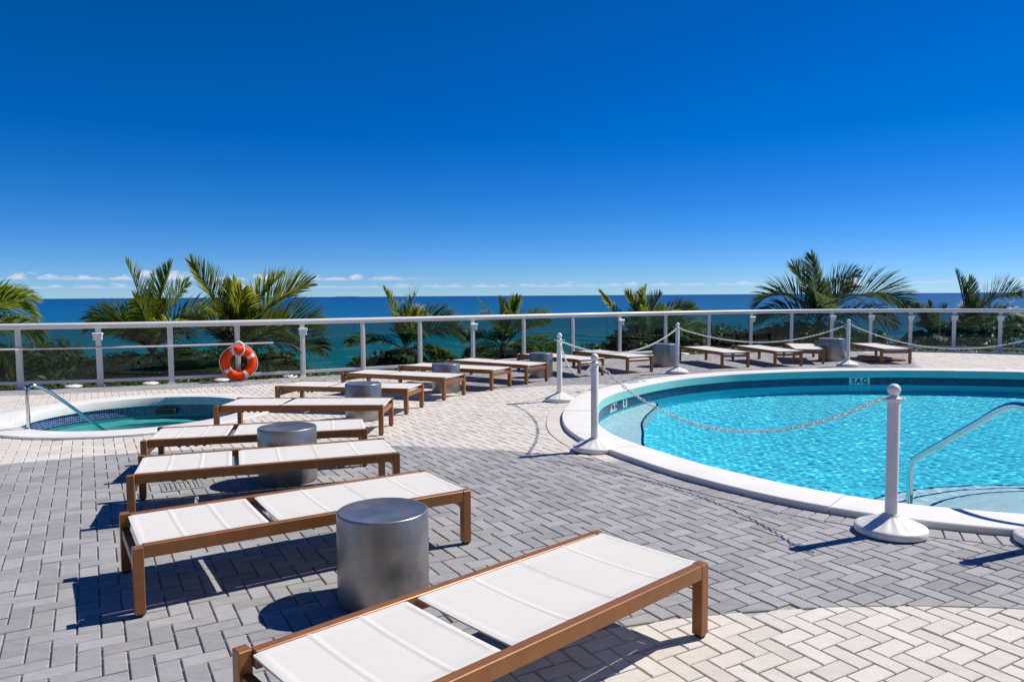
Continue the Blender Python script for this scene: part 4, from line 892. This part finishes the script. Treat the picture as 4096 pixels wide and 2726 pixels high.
SH = [(30, 17.5, 775, 2.6, 'leafy tree at the left edge behind the glass', 'leaf_b'), (150, 19.5, 800, 2.4, 'leafy tree left of the first post light', 'leaf_b'), (265, 20, 830, 2.3, 'leafy tree below the palm with the silvery frond', 'leaf_a'),
      (370, 17.6, 815, 2.6, 'dark leafy tree between the lifebuoy and the post light', 'leaf_b'), (470, 19, 800, 2.4, 'dark leafy tree just left of the lifebuoy', 'leaf_b'), (630, 18, 800, 1.9, 'yellow green tree just right of the lifebuoy', 'leaf_a'), (560, 20, 770, 2.4, 'dark tree right behind the lifebuoy', 'leaf_b'),
      (880, 20, 795, 2.0, 'rounded green tree left of the centre palm', 'leaf_a'), (965, 19.5, 790, 1.8, 'green tree behind the loungers, left of the middle post light', 'leaf_a'), (1025, 22, 812, 1.7, 'low green tree below the middle post light', 'leaf_a'), (1150, 23, 800, 2.2, 'dark tree under the small bright palm', 'leaf_b'),
      (1400, 24, 800, 2.2, 'low dark tree below the yellow outlying frond', 'leaf_b'), (1475, 23.5, 750, 2.3, 'dark tree in front of the wide palm', 'leaf_b'), (1545, 25, 748, 2.6, 'dark tree behind the left far stanchion', 'leaf_b'), (1660, 25, 768, 2.6, 'dark tree between the far stanchions, left one', 'leaf_b'), (1770, 26, 762, 2.8, 'dark tree between the far stanchions, right one', 'leaf_b'),
      (1870, 24.5, 748, 2.8, 'dark tree under the largest palm', 'leaf_b'), (1985, 26, 772, 2.6, 'dark tree right of the far right stanchion', 'leaf_b'), (2070, 25, 780, 2.4, 'dark tree left of the stubby palm', 'leaf_a'), (2150, 23.5, 772, 2.4, 'dark tree below the stubby palm', 'leaf_b'), (2245, 24, 748, 2.6, 'dark tree under the palm with a split crown', 'leaf_b'), (2335, 25, 738, 2.6, 'leafy tree at the right edge behind the glass', 'leaf_a')]
for k, (X, d, top, w, lb, mt) in enumerate(SH): shrub(X, d, top - (34 if X < 520 else 8 if X < 1300 else 20), w * 1.45, lb, mt, 100 + k)
# low planting on the ledge just outside the railing
V = []; tv = []; n = 9000; ii = rng.integers(0, len(RAIL), n)
for i in ii:
    p = RAIL[i] + RAIL_N[i] * rng.uniform(0.14, 1.1) + rng.normal(0, 0.06, 2); z = rng.uniform(-0.22, 0.02); P = Vector((p[0], p[1], z)); t = Vector(rng.normal(size=3)); t.z = abs(t.z); t.normalize(); b = t.cross(Vector(rng.normal(size=3))).normalized(); s = rng.uniform(0.035, 0.075)
    V += [P - t * s, P - b * s * .4, P + t * s, P + b * s * .4]; tv += [rng.uniform(0, 1)] * 4
tag(mobj('ground_cover', mesh_np('ground_cover', [tuple(v) for v in V], np.arange(4 * n).reshape(-1, 4).tolist(), tv, [M['leaf_a']])), 'low green planting along the ledge outside the railing', 'ground cover', kind='stuff')
print('pavers', len(PV), 'near', len(near))
